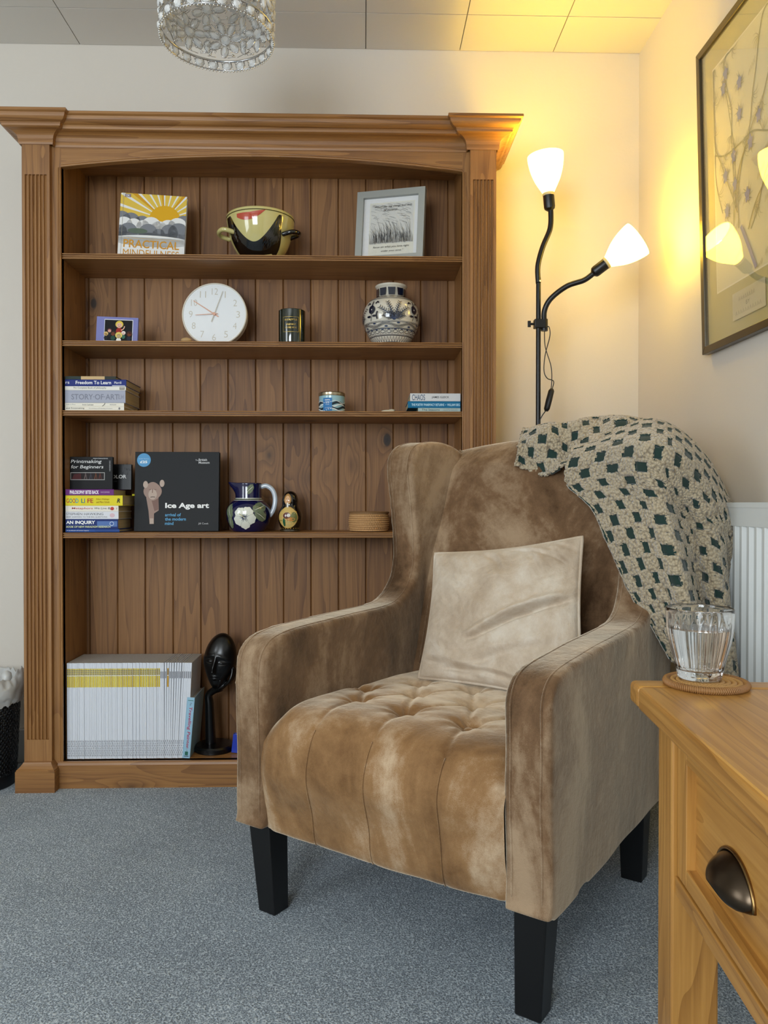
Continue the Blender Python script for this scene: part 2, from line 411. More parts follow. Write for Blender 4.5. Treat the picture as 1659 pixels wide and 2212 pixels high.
# ceiling of square tiles with thin joints
mb = MB(); mb.box(XL - .1, WALL_X + .1, YF - .1, WALL_Y + .1, CEIL + .004, CEIL + .06, 1)
sx0 = atY(790, 105, WALL_Y).x; TP = 0.331; g = 0.0016
ys = [WALL_Y, 2.52]
while ys[-1] > YF: ys.append(ys[-1] - 0.595)
k0 = int((XL - sx0) / TP) - 1
for k in range(k0, 20):
    xa, xb = max(sx0 + k * TP + g, XL), min(sx0 + (k + 1) * TP - g, WALL_X)
    if xb <= xa: continue
    for j in range(len(ys) - 1): mb.box(xa, xb, max(ys[j + 1], YF) + g, ys[j] - g, CEIL, CEIL + .004)
struct('ceiling', mb, [ceil_m, dark_gap])
def skirting(name, mb): struct(name, mb, skirt_m, bevel=.004)
skirting('baseboard_back', MB().box(XL, WALL_X, WALL_Y - .018, WALL_Y, 0, .118))
skirting('baseboard_right', MB().box(WALL_X - .018, WALL_X, YF, WALL_Y - .018, 0, .118))
skirting('baseboard_left', MB().box(XL, XL + .018, YF, WALL_Y - .018, 0, .118))
skirting('baseboard_front', MB().box(XL + .018, WALL_X - .018, YF, YF + .018, 0, .118))

# ================================================================== BOOKCASE
bc = thing('bookcase', 'tall open pine bookcase with fluted pilasters, arched header and five shelves against the back wall', 'bookcase')
OL, OR = -0.954, 0.318            # opening
PF = 2.45; FF = 2.468             # pilaster front, frame front
BKY = 2.68
SH = [0.083, 0.812, 1.201, 1.4225, 1.6985]
pil = [(-1.069, -0.983), (0.341, 0.424)]
# back of tongue and groove boards
mb = MB(); n = 0; x = BX0
while x < OR + .08:
    a, b = max(x, OL - .04), min(x + BOARD_P, OR + .04)
    if b > a:
        poly = [(a, BKY + .006), (a + .003, BKY), (b - .003, BKY), (b, BKY + .006), (b, BKY + .014), (a, BKY + .014)]
        mb.prism(poly, 2, 0.06, 2.06)
    x += BOARD_P
mb.box(OL - .06, OR + .06, BKY + .013, BKY + .018, .06, 2.06)
tag(mb.build('back_panel', pine_board, bc), 'grooved vertical pine boards')
for s_, (a, b) in enumerate(pil):
    xa, xb = (a + .012, OL) if s_ == 0 else (OR, b - .012)
    MB().box(xa, xb, FF + .002, 2.70, 0.04, 2.06).build('side_panel', pine_z, bc, bevel=.002)
    # pilaster: plain block, flutes, plain block
    mb = MB(); zt, z0, z1, zb = 2.036, 1.935, 0.158, 0.088
    mb.box(a, b, PF, FF + .004, z0, zt); mb.box(a, b, PF, FF + .004, zb, z1)
    nf = 6; wv = (b - a - .016); prof = [(a, FF + .004), (a, PF)]
    for i in range(nf):
        c = a + .008 + wv * (i + .5) / nf
        for k in range(7):
            an = PI * k / 6; prof.append((c - .0046 * math.cos(an), PF + .0075 * math.sin(an)))
    prof += [(b, PF), (b, FF + .004)]
    mb.prism(prof, 2, z1, z0); mb.build('pilaster', pine_z, bc)
    # plinth block
    mb = MB(); pa, pb = a - .016, b + .020
    mb.box(pa, pb, 2.42, FF + .01, 0, .066)
    mb.mould([(pa + .002, 2.50), (pa + .002, 2.422), (pb - .002, 2.422), (pb - .002, 2.50)], [(0, .066), (0, .070), (-.004, .073), (-.010, .080), (-.014, .086), (-.016, .090), (-.05, .090)][::-1])
    mb.build('plinth_block', pine_x, bc)
# frame stiles beside the opening, with a bead
for xa, xb, bead in ((-0.983, OL, OL), (OR, 0.341, OR)):
    mb = MB(); mb.box(xa, xb, FF, FF + .02, .07, 2.036)
    sg = -1 if bead == OL else 1
    for off, r in ((.003, .003), (.0095, .0025)):
        mb.tube([(bead + sg * off, FF, .083), (bead + sg * off, FF, 1.965)], r, 8)
    mb.build('frame_stile', pine_z, bc)
# arched header
mb = MB(); N = 40; top = 2.04; pts = []
def arch(x): u = (x - (OL + OR) / 2) / ((OR - OL) / 2); return 1.966 + .040 * (1 - u * u)
lower = [(OL + (OR - OL) * i / N, arch(OL + (OR - OL) * i / N)) for i in range(N + 1)]
for i in range(N):
    (xa, za), (xb, zb) = lower[i], lower[i + 1]
    mb.prism([(xa, za), (xb, zb), (xb, top), (xa, top)], 1, FF, FF + .02)
mb.tube([(x, FF, z + .003) for x, z in lower], .003, 8); mb.tube([(x, FF, z + .0095) for x, z in lower], .0025, 8)
mb.build('arched_header', pine_x, bc)
# cornice: one mitred moulding round both blocks and the middle
prof = [(0.0, 2.028), (.003, 2.028), (.005, 2.034), (.005, 2.044)]
for k in range(8): an = PI / 2 * k / 7; prof.append((.006 + .027 * (1 - math.cos(an)), 2.046 + .020 * math.sin(an)))
prof += [(.036, 2.067), (.040, 2.069), (.041, 2.075), (.043, 2.078)]
for k in range(7): an = PI / 2 * k / 6; prof.append((.043 + .020 * math.sin(an), 2.079 + .018 * (1 - math.cos(an)) + .002 * k / 6))
prof += [(.067, 2.101), (.0695, 2.103), (.0695, 2.109), (.068, 2.111), (-.02, 2.111)]
a, b = pil[0][0] - .004, pil[0][1] + .008; c, d = pil[1][0] - .008, pil[1][1] + .004
path = [(a, 2.715), (a, PF), (b, PF), (b, FF + .001), (c, FF + .001), (c, PF), (d, PF), (d, 2.715)]
mb = MB(); mb.mould(path, prof); mb.build('cornice', pine_x, bc)
MB().box(a, d, PF + .01, 2.715, 2.095, 2.1105).build('top_board', pine_x, bc)
MB().box(OL - .02, OR + .02, FF + .019, BKY + .01, 2.028, 2.044).build('inner_top', pine_x, bc)
# base rail
mb = MB(); mb.box(pil[0][1] + .019, pil[1][0] - .016, 2.456, FF + .03, 0, .066)
mb.mould([(pil[0][1] + .014, 2.456), (pil[1][0] - .010, 2.456)], [(0, .066), (0, .071), (-.003, .072), (-.005, .079), (-.008, .083), (-.03, .083)][::-1])
mb.build('base_rail', pine_x, bc)
def reeded(z, th, y0=FF + .004):
    p = [(BKY, z), (BKY, z - th)]
    nb = 3; h = th / nb
    for i in range(nb):
        if i: p += [(y0 + .007, z - th + h * i - .0013), (y0 + .007, z - th + h * i + .0013)]
        for k in range(7):
            an = PI * k / 6; p.append((y0 + .0022 - .0022 * math.sin(an), z - th + h * i + .0013 + (h - .0026) * .5 * (1 - math.cos(an))))
    return p
for i, z in enumerate(SH):
    th = .020
    mb = MB()
    if i == 0: mb.box(OL, OR, 2.472, BKY, z - th, z)
    else: mb.prism(reeded(z, th), 0, OL, OR)
    mb.build('shelf', pine_x, bc)

# ================================================================== BOOKS AND THINGS ON THE SHELVES
def flatmap(o=(0, 0, 0), ux=(1, 0, 0), vy=(0, 0, 1)):
    o, ux, vy = Vector(o), Vector(ux), Vector(vy); nn = ux.cross(vy)
    return lambda u, v, e: tuple(o + ux * u + vy * v + nn * e)
def lying_book(name, label, x0, x1, yf, z, th, depth, cover, prints=None, pages=None, cat='book', rot=0.0):
    """spine faces the room; x0..x1 spine length, th thickness"""
    t = thing(name, label, cat, ((x0 + x1) / 2, yf, z), (0, 0, rot)); L = (x1 - x0) / 2; c = .0016
    mb = MB(); mb.box(-L, L, 0, depth, 0, c); mb.box(-L, L, 0, depth, th - c, th); mb.box(-L, L, 0, c, c, th - c)
    mb.build('cover', cover, t, bevel=.0006)
    MB().box(-L + .002, L - .002, c, depth - .003, c, th - c).build('pages', pages or pages_z, t)
    if prints:
        p = Print(flatmap((-L, 0, 0), (1, 0, 0), (0, 0, 1))); prints(p, 2 * L, th); p.build('spine_lettering', t)
    return t
def upright_book(name, label, x, y, z, w, h, th, cover, prints=None, tilt=0.10, roll=0.0, yaw=0.0, cat='book', pages=None, pname='cover_print'):
    """front cover faces the room, leaning back by tilt"""
    t = thing(name, label, cat, (x, y, z), (-tilt, roll, yaw)); c = .0018
    mb = MB(); mb.box(-w / 2, w / 2, 0, c, 0, h); mb.box(-w / 2, w / 2, th - c, th, 0, h); mb.box(-w / 2, -w / 2 + c, c, th - c, 0, h)
    mb.build('cover', cover, t, bevel=.0006)
    MB().box(-w / 2 + c, w / 2 - .003, c, th - c, .002, h - .003).build('pages', pages or paper_w, t)
    if prints:
        p = Print(flatmap((-w / 2, 0, 0))); prints(p, w, h); p.build(pname, t)
    return t
cream = C('#e9e4d6'); ink = C('#20201f'); grey_ink = C('#77777a'); white_ink = C('#f4f4f2')
# --- shelf 3, left stack (bottom to top)
Z = SH[2]; Y3 = 2.485; x0 = OL + .003
def xr(px, Y): return atY(px, 860, Y).x
st = []
def sp_a(p, L, T): p.text('and Printmaking', .003, T * .3, .058, T * .42, ink, .01); p.text('The connoisseurs of Printmaking and its history', .075, T * .35, .075, T * .28, grey_ink); p.blob(L - .015, T * .5, (.003, T * .3), grey_ink, 10, 1)
def sp_b(p, L, T): p.text('Gods in Many', .003, T * .35, .03, T * .35, grey_ink); p.text('Irvin Lenses', .055, T * .3, .035, T * .4, ink); p.text('PENGUIN', L - .045, T * .35, .02, T * .3, grey_ink); p.stroke([(.118, T * .1), (.124, T * .5), (.127, T * .95)], .0015, ink)
def sp_c(p, L, T):
    p.text('STORY·OF·ART', .02, T * .26, .15, T * .44, C('#7f828f'), .01); p.text('E.H', L - .022, T * .3, .016, T * .35, C('#7f828f'))
def sp_d(p, L, T): p.text('The Complete Book of philosophy', .025, T * .3, .105, T * .5, ink, .0, .2); p.rect(L - .02, T * .15, L - .004, T * .85, C('#8b8478')); p.text('TTT', L - .018, T * .3, .012, T * .4, white_ink)
def sp_e(p, L, T): p.text('Freedom To Learn', .034, T * .3, .112, T * .50, white_ink, .015); p.text('Merrill', L - .038, T * .36, .022, T * .36, white_ink); p.text('rs', .002, T * .35, .012, T * .3, white_ink); p.rect(L - .045, .0005, L - .004, T * .14, C('#c9cbd8'))
z = Z
for name, lab, px, th, dp, cov, fn in (
    ('book', 'cream paperback at the very bottom of the left stack on the middle shelf', 268, .0125, .155, cream, sp_a),
    ('book', 'cream paperback directly under the thick grey art book on the middle shelf', 268, .0115, .155, cream, sp_b),
    ('book', 'thick grey art book in the middle of the left stack on the middle shelf', 271, .040, .16, C('#a6a9b8'), sp_c),
    ('book', 'white thin book between the thick grey book and the dark blue book', 272, .0130, .15, C('#e6e3da'), sp_d),
    ('book', 'dark blue book with white spine lettering near the top of the left middle-shelf stack', 273, .0215, .16, C('#1f2f78'), sp_e)):
    lying_book(name, lab, x0, xr(px, Y3), Y3, z, th, dp, cov, fn); z += th
def sp_f(p, L, T): p.rect(0, 0, .05, T, C('#26332c')); p.rect(.05, 0, .125, T, C('#c9ab7c')); p.rect(.125, 0, L, T, C('#2c2f28'))
lying_book('book', 'thin dark green and tan book on top of the dark blue book, left stack', x0, xr(250, Y3), Y3 + .002, z, .0105, .16, C('#2b3029'), sp_f)
# --- shelf 3, right stack
z = Z; xe = OR - .003
def sp_g(p, L, T): p.text('The Seasons', .012, T * .25, .058, T * .55, ink, .0); p.text('An Anthology of British Poetry', L - .055, T * .55, .045, T * .28, grey_ink); p.text('Edited by Sebastian', L - .055, T * .15, .045, T * .28, grey_ink)
def sp_h(p, L, T): p.text('THE POETRY PHARMACY RETURNS  •  WILLIAM SIEG', .012, T * .3, L - .014, T * .36, C('#bfe0ee'), .02)
def sp_i(p, L, T): p.text('CHAOS', .006, T * .12, .042, T * .74, C('#39506e'), .005); p.text('JAMES GLEICK', .070, T * .34, .056, T * .3, ink, .01)
lying_book('book', 'thin pale grey green book at the bottom of the right stack under a teal book', xr(903, Y3), xe, Y3, z, .0115, .13, C('#a9bcb9'), sp_g); z += .0115
lying_book('book', 'teal blue book in the middle of the three-book stack at the right end', xr(881, Y3), xe, Y3 + .001, z, .0215, .14, C('#116a94'), sp_h); z += .0215
lying_book('book', 'white book with tall blue capitals on top of the right middle-shelf stack', xr(886, Y3), xe, Y3, z, .0255, .14, C('#cfd0d2'), sp_i)
# --- shelf 4, left stack
Z = SH[1]; z = Z; Y4 = 2.485
def r4(px): return atY(px, 1100, Y4).x
def sp_j(p, L, T): p.rect(0, T * .15, L * .55, T * .85, C('#2c4f96')); p.text('A handbook of human inquiry', .004, T * .3, .07, T * .4, white_ink)
def sp_k(p, L, T):
    p.rect(.10, T * .25, L - .003, T * .8, C('#5674ad')); p.text('AN INQUIRY', .002, T * .45, .092, T * .40, white_ink, .035); p.text('BOOK OF NEW PARADIGM RESEARCH', .002, T * .14, .14, T * .2, C('#c9cfa0'), .03, .2)
    p.blob(L - .02, T * .55, (.007, T * .22), C('#b9c6e0'), 20, 1); p.blob(L - .02, T * .55, (.005, T * .15), C('#41609f'), 20, 1)
def sp_l(p, L, T): p.text('STEPHEN HAWKING', .002, T * .52, .118, T * .3, C('#55555a')); p.text('BRIEF ANSWERS TO THE BIG QUESTIONS', .002, T * .17, .13, T * .2, C('#55555a')); p.blob(L - .02, T * .5, (.008, T * .28), C('#d8b9c0'), 18, 1)
def sp_m(p, L, T): p.text('Metaphors', .02, T * .3, .066, T * .42, C('#b33a35'), .01, .15); p.text('We Live By', .090, T * .3, .055, T * .42, ink, .0, .2); p.blob(L - .02, T * .5, (.006, T * .3), C('#c2463e'), 16, 1); p.text('Y', L - .008, T * .3, .004, T * .35, ink)
def sp_n(p, L, T):
    for i, (ch, cc) in enumerate(zip('GOOD LIFE', ['#c43b2b', '#2b7f7a', '#c43b2b', '#2d9ac0', '', '#2b7f7a', '#2f6fb3', '#c43b2b', '#b34230'])):
        if ch != ' ': p.text(ch, .003 + i * .0098 - (.002 if i > 4 else 0), T * .27, .0018 if ch == 'I' else .0088, T * .42, C(cc), .01)
    p.text('Robert Waldinger', .098, T * .52, .042, T * .2, C('#a87f1c')); p.text('and Marc Schulz', .098, T * .26, .042, T * .2, C('#a87f1c')); p.text('R', L - .018, T * .28, .010, T * .42, ink, .02, .2)
def sp_o(p, L, T): p.text('PHILOSOPHY BITES BACK', .014, T * .22, .092, T * .6, C('#efe6ef'), .035); p.text('DAVID EDMONDS', .112, T * .38, .028, T * .28, C('#c9a6cb'))
for lab, px, th, dp, cov, fn in (
    ('thin blue book at the very bottom of the stack beside the black art book', 258, .0095, .15, C('#2a4a8c'), sp_j),
    ('navy blue book with white capitals, second from the bottom of the stack', 255, .032, .14, C('#1b2f6e'), sp_k),
    ('white book with thin grey lettering between the navy and cream books', 256, .0245, .14, C('#dcdde2'), sp_l),
    ('cream paperback with red lettering under the yellow book', 256, .0185, .14, C('#eae3d6'), sp_m),
    ('bright yellow book with multicoloured letters on the spine, in the stack', 265, .0330, .13, C('#e2d22b'), sp_n),
    ('purple book with white lettering lying on top of the yellow book', 246, .0195, .13, C('#6d2c78'), sp_o)):
    lying_book('book', lab, x0, r4(px), Y4, z, th, dp, cov, fn); z += th
ST4 = z
lying_book('book', 'thin yellow book lying behind, at the right corner of the stack', r4(262), r4(262) + .055, 2.60, ST4 - .0195, .006, .05, C('#d6cf2a'))
def cv_print(p, w, h):
    p.text('PRINTMAKING', w * .60, h * .93, w * .30, .0035, C('#b9b9b9'), .02); p.text('Printmaking', w * .14, h * .775, w * .62, .014, white_ink, .0, .22); p.text('for Beginners', w * .14, h * .61, w * .66, .014, white_ink, .0, .22)
    p.text('HANDBOOKS', w * .955, h * .56, h * .32, .004, C('#b9b9b9'), .0, 0, PI / 2)
    a, b, c, d = w * .14, .030, w * .84, h * .52
    p.rect(a, b, c, d, C('#a9a7a4')); p.rect(a + .002, b + .002, c - .002, d - .002, C('#1c0f10'))
    p.poly([(a + .004, b + .002), (a + .035, b + .002), (a + .034, d - .004), (a + .012, d - .006)], C('#4d1a1c'))
    for q, cc in ((.045, '#6b5a58'), (.062, '#3c3a44'), (.078, '#6b3a22'), (.092, '#5c2a22')):
        p.stroke([(a + q, b + .003), (a + q + .004, b + .02), (a + q + .002, d - .004)], .003, C(cc)); p.stroke([(a + q + .008, b + .003), (a + q + .004, b + .022)], .002, C(cc))
upright_book('book', 'black book with a white italic title standing on the purple book', atY(190, 1000, 2.53).x, 2.53, ST4 + .001, .158, .106, .012, C('#08080a'), cv_print, .03)
def cv_color(p, w, h):
    p.text('COLOR', w * .42, h * .44, w * .46, .012, white_ink, .02); p.text('a guide', w * .45, h * .30, w * .2, .004, grey_ink)
    rr = random.Random(3)
    for i in range(40): u = w * (.4 + .57 * rr.random()); v_ = h * (.55 + .42 * rr.random()); p.stroke([(u, v_), (u + .001, v_ + .006)], .0008, C('#2a2b2d'))
upright_book('book', 'small black textured book standing behind the white italic titled one', atY(238, 1010, 2.585).x, 2.59, ST4 + .001, .135, .085, .014, C('#131315', .35), cv_color, .05)
# --- black art book
def cv_ice(p, w, h):
    p.text('Ice Age art', w * .365, h * .27, w * .52, h * .085, white_ink, .035); 
    for i, s_ in enumerate(('arrival of', 'the modern', 'mind')): p.text(s_, w * .365, h * (.185 - i * .054), None, h * .040, C('#5ea4d0'), .02)
    p.text('Jill Cook', w * .76, h * .078, w * .12, h * .028, C('#c9c9c9')); p.text('The', w * .715, h * .885, w * .035, h * .02, C('#bdbdbd')); p.text('British', w * .755, h * .885, w * .10, h * .03, C('#c9c9c9'), .02); p.text('Museum', w * .755, h * .85, w * .13, h * .03, C('#c9c9c9'), .02)
    p.blob(w * .105, h * .895, .0225, C('#5b9bc9'), 32, 2); p.text('£25', w * .06, h * .855, w * .085, h * .032, white_ink, .03); p.text('British Museum', w * .045, h * .905, w * .12, h * .014, C('#b9d6ea'))
    t1, t2, t3 = C('#9d8478'), C('#7f6258'), C('#b9a597')
    p.poly([(w * .14, h * .42), (w * .285, h * .42), (w * .29, h * .26), (w * .235, h * .22), (w * .235, h * .09), (w * .185, h * .09), (w * .17, h * .25)], t1)
    p.poly([(w * .20, h * .40), (w * .285, h * .41), (w * .285, h * .27), (w * .24, h * .25)], t2)
    p.blob(w * .215, h * .50, lambda a: (.026 + .004 * math.cos(2 * a), .031), t1, 26, 3); p.blob(w * .130, h * .585, (.008, .012), t3, 14, 1); p.blob(w * .325, h * .60, (.008, .012), t3, 14, 1)
    p.blob(w * .215, h * .46, (.014, .017), t3, 18, 2); p.stroke([(w * .17, h * .52), (w * .195, h * .525)], .002, t2); p.stroke([(w * .235, h * .525), (w * .26, h * .52)], .002, t2); p.stroke([(w * .19, h * .425), (w * .215, h * .43), (w * .245, h * .427)], .002, C('#3a2a26'))
    p.stroke([(w * .215, h * .53), (w * .212, h * .48)], .0025, t2); p.poly([(w * .185, h * .09), (w * .235, h * .09), (w * .232, h * .16), (w * .187, h * .16)], t3)
upright_book('art_book', 'large square charcoal art book standing face out with a blue round sticker', atY(383, 1100, 2.56).x, 2.545, SH[1] + .001, .276, .262, .020, C('#17181a'), cv_ice, .07, 0, 0.0)
# --- top shelf: sun cover
def cv_sun(p, w, h):
    Y1, Y2, G, Wc = C('#dcbb4e'), C('#cf9a24'), C('#7b7e84'), C('#e3e3e1')
    sx, sy = w * .68, h * .62
    p.rect(0, h * .42, w, h, Y1)
    rr = math.hypot(w, h) * 1.2
    def clipray(a0, a1, m):
        pts = [(sx, sy)]
        for a in (a0, (a0 + a1) / 2, a1):
            c, s_ = math.cos(a), math.sin(a)
            k = rr
            if c > 0: k = min(k, (w - sx) / c)
            if c < 0: k = min(k, -sx / c)
            if s_ > 0: k = min(k, (h - sy) / s_)
            pts.append((sx + c * k, sy + s_ * k))
        p.poly(pts, m)
    for i in range(13):
        a = math.radians(6 + i * 14.2); clipray(a, a + math.radians(3.6), Wc)
    for i in range(0, 13, 3): a = math.radians(6 + i * 14.2); clipray(a + math.radians(3.8), a + math.radians(9), Y2)
    p.blob(sx, sy - .004, .051, C('#d8a521'), 36, 2)
    for cx_, cy_, r in ((.03, .58, .030), (.17, .56, .030), (.34, .54, .026), (.97, .58, .026)): p.blob(w * cx_, h * cy_, r, G, 24, 1, clip=(0, 0, w, h))
    for cx_, cy_, r in ((.07, .50, .028), (.22, .49, .026), (.36, .49, .022), (.48, .50, .032), (.60, .46, .028), (.74, .48, .030), (.88, .51, .032)): p.blob(w * cx_, h * cy_, r, Wc, 24, 1, clip=(0, 0, w, h))
    p.rect(0, h * .30, w, h * .46, Wc)
    for cx_, cy_, r in ((.02, .40, .022), (.14, .40, .030), (.44, .40, .030), (.60, .38, .020), (.76, .42, .028), (.90, .42, .034)): p.blob(w * cx_, h * cy_, r, G, 24, 1, clip=(0, 0, w, h))
    p.rect(0, h * .33, w, h * .40, G); p.blob(w * .28, h * .42, (.032, .009), C('#5d6a5c'), 20, 1); p.blob(w * .5, h * .27, (w * .62, h * .09), Wc, 30, 1, clip=(0, 0, w, h))
    p.rect(0, 0, w, h * .325, Wc); p.blob(w * .78, h * .40, (.002, .006), C('#4e5358'), 10, 1)
    p.stroke([(w * .08, h * .302), (w * .93, h * .302)], .0012, C('#cfa860'), False)
    p.text('PRACTICAL', w * .08, h * .155, w * .84, h * .125, C('#c98f2c'), .015); p.text('MINDFULNESS', w * .08, h * .02, w * .84, h * .11, C('#c98f2c'), .0)
    p.rect(w * .065, h * .935, w * .15, h * .985, C('#8a7d8a')); p.text('DK', w * .085, h * .942, w * .05, h * .034, white_ink); p.stroke([(w * .045, 0), (w * .045, h)], .0008, C('#a9a495'), False)
upright_book('book', 'white book with an orange sun and grey clouds on its cover, on the top shelf', atY(329, 500, 2.55).x, 2.530, SH[4] + .001, .212, .2165, .018, C('#e3e3e1', .4), cv_sun, .09, math.radians(2.0), 0.05)
# --- framed line drawing
fx = atY(838, 480, 2.54)
fr = thing('picture_frame', 'silver framed black ink drawing with handwriting, leaning on the top shelf', 'picture frame', (fx.x, 2.535, SH[4] + .002), (-.08, math.radians(1.2), -0.30))
w, h = .232, .243; fw = .022; silver = mat('silver_frame', '#9fa19c', 0.45, 0.3)
mb = MB()
for poly in ([(-w / 2, 0), (w / 2, 0), (w / 2 - fw, fw), (-w / 2 + fw, fw)], [(-w / 2, h), (w / 2, h), (w / 2 - fw, h - fw), (-w / 2 + fw, h - fw)], [(-w / 2, 0), (-w / 2, h), (-w / 2 + fw, h - fw), (-w / 2 + fw, fw)], [(w / 2, 0), (w / 2, h), (w / 2 - fw, h - fw), (w / 2 - fw, fw)]):
    mb.prism(poly, 1, 0, .022)
mb.build('frame', silver, fr)
MB().box(-w / 2 + fw, w / 2 - fw, .013, .016, fw, h - fw).build('mount_board', C('#dedfe0'), fr)
p = Print(flatmap((-w / 2, .013, 0))); a, b, c, d = w * .20, h * .10, w * .83, h * .83
p.rect(a - .004, b - .002, c + .004, d + .004, C('#d9d8cc')); p.rect(a, h * .27, c, d, C('#cfcfca')); rr = random.Random(5); ik = C('#23252a'); ik2 = C('#6d6f72'); ik3 = C('#979896')
for i in range(60):
    u = a + (c - a) * rr.random() * .86; v_ = h * (.55 + .27 * rr.random()); p.stroke([(u, v_), (u + .008, v_ - .001), (u + .018, v_ - .006)], .0008, ik3 if rr.random() < .6 else ik2, n=2)
for i in range(100):
    u = a + (c - a) * (.08 + .88 * rr.random()); v_ = h * (.28 + .12 * rr.random() ** 2); L = .02 + .05 * rr.random(); le = rr.uniform(.004, .022)
    p.stroke([(u, v_), (u - .001, v_ + L * .5), (max(a, u - le), v_ + L)], .0011, ik2 if i % 2 else ik, n=3, taper=True)
for i in range(44): u = a + (c - a) * i / 43; p.stroke([(u, h * .265 + .003 * rr.random()), (u + rr.uniform(-.001, .001), h * .34), (u - .004, h * .42)], .0013, ik, n=3, taper=True)
p.text('" When the big things feel out', a + .004, h * .765, (c - a) * .92, .008, ik, .0, .3, .0); p.text('of control', a + (c - a) * .3, h * .72, .045, .007, ik, .0, .3)
p.text('focus on what you love right', a + .012, h * .20, (c - a) * .84, .008, ik, .0, .3); p.text('under your nose "', a + .04, h * .145, .075, .0075, ik, .0, .3)
p.build('ink_drawing', fr); MB().box(-w / 2 + fw, w / 2 - fw, .008, .009, fw, h - fw).build('frame_glass', pane, fr)
# --- greetings card on the second shelf
def cv_card(p, w, h):
    p.rect(w * .19, h * .03, w * .88, h * .90, C('#dfe0e6')); p.rect(w * .20, h * .04, w * .865, h * .875, C('#0d0c10'))
    def kid(u, v_, r, skin, hair, top, hh=1.0):
        p.blob(u, v_ - r * 1.9, (r * 1.0, r * 1.2), C(top), 14, 1); p.blob(u, v_ + r * .35, (r * 1.15 * hh, r * 1.1 * hh), C(hair), 14, 1); p.blob(u, v_, (r * .85, r * .85), C(skin), 14, 1)
        for e in (-1, 1): p.blob(u + e * r * .3, v_ + r * .15, (r * .1, r * .1), C('#201510'), 6, 1)
        p.stroke([(u - r * .3, v_ - r * .3), (u, v_ - r * .42), (u + r * .3, v_ - r * .3)], r * .12, C('#8a2a22'), n=2)
    kid(w * .55, h * .66, h * .125, '#e0b49c', '#dcc24e', '#9a2a22', 1.05); kid(w * .32, h * .42, h * .07, '#d9a591', '#6d3a42', '#1a1a20')
    kid(w * .24, h * .28, h * .075, '#d8b878', '#d8b878', '#17171c'); kid(w * .41, h * .30, h * .085, '#6e3b26', '#33201a', '#24483a', 1.1); kid(w * .66, h * .33, h * .07, '#e2c3b8', '#e5ddda', '#3b6a58')
    kid(w * .80, h * .29, h * .085, '#8a4c30', '#40201a', '#1d2436', 1.15); kid(w * .55, h * .22, h * .095, '#ead0a8', '#dcc56a', '#e7e7e2', 1.25)
    p.stroke([(w * .60, h * .45), (w * .66, h * .52), (w * .68, h * .62)], .003, C('#e0b49c'))
upright_book('greetings_card', 'small lilac card showing cartoon figures, at the left of the clock shelf', atY(256, 700, 2.52).x, 2.50, SH[3] + .001, .130, .082, .012, C('#7d80b8', .5), cv_card, .12, math.radians(1), .07, 'card')
# --- wall clock standing on the shelf
cc = atY(463, 678, 2.565)
ck = thing('clock', 'round white clock with copper hands propped on the second shelf', 'clock', (cc.x, 2.555, SH[3]), (-.10, 0, 0)); R_ = .107; cz = R_ + .001
def disc(y0, y1, r0, n=64, prof=None): 
    mb = MB(); pr = prof or [(r0, y0), (r0, y1)]
    b = mb.lathe(pr, n); mb.v = [(x, z_, y_ + cz) for x, y_, z_ in mb.v]; return mb
disc(0, 0, 0, prof=[(R_ - .004, .003), (R_ - .004, 0), (R_ - .002, -.001), (R_, .001), (R_, .028), (R_ - .003, .031)]).build('case', mat('clock_case', '#e4dccb', 0.35), ck, smooth='auto')
disc(.0015, .003, R_ - .0045).build('dial', mat('clock_dial', '#eceff1', 0.4), ck)  # dial whitened to stand in for the window's reflection
p = Print(lambda u, v_, e: (u, .0015 - e, cz + v_)); num = mat('clock_numeral', '#c9c2b2', 0.4)
for i in range(1, 13):
    a = PI / 2 - i * PI / 6; s_ = str(i); hh = .022; wv = .012 if len(s_) == 1 else .020
    p.text(s_, .078 * math.cos(a) - wv / 2, .078 * math.sin(a) - hh / 2, wv if s_ != '1' else .003, hh, num, -.01)
for i in range(60): a = i * PI / 30; p.blob(.0965 * math.cos(a), .0965 * math.sin(a), .0006, num, 6, 1)
p.build('numerals', ck); cop = mat('copper_hand', '#d9a58c', 0.3, 0.4)
def hand(ang, L, w_, y, m, tail=.02):
    d = Vector((math.cos(ang), math.sin(ang))); q = Vector((-d.y, d.x)); mb = MB()
    mb.prism([tuple(v_ + Vector((0, cz))) for v_ in (-d * tail - q * w_, -d * tail + q * w_, d * L + q * w_ * .6, d * L - q * w_ * .6)], 1, y, y + .0008)
    mb.build('hand', m, ck)
hand(math.radians(147), .083, .0019, -.0012, cop, .016); hand(math.radians(71), .082, .0014, -.003, num, .028); hand(math.radians(184), .062, .0012, -.0045, cop, .012)
mb = disc(-.006, .001, .005, 20); mb.build('hub', cop, ck)
disc(-.0075, -.007, R_ - .004).build('clock_glass', pane, ck)
# --- lathe based pottery
def radial(prof):
    zs = [q[1] for q in prof]; rs = [q[0] for q in prof]
    def f(z):
        z = min(max(z, zs[0]), zs[-1])
        for i in range(len(zs) - 1):
            if zs[i] <= z <= zs[i + 1]:
                return rs[i] + (rs[i + 1] - rs[i]) * (z - zs[i]) / max(1e-9, zs[i + 1] - zs[i])
        return rs[-1]
    return f
def smooth_prof(pts, n=6): return [(max(1e-4, p.x), p.y) for p in crom([Vector((a, b)) for a, b in pts], n)]
def wrap(prof, u0=0.0):
    """(arc length at the widest radius, height) onto a turned body; u = 0 faces the room"""
    f = radial(prof); R0 = max(q[0] for q in prof)
    def fn(u, v, e): a = -PI / 2 + u / R0 + u0; r = f(v) + .0004 + e; return (r * math.cos(a), r * math.sin(a), v)
    return fn, R0
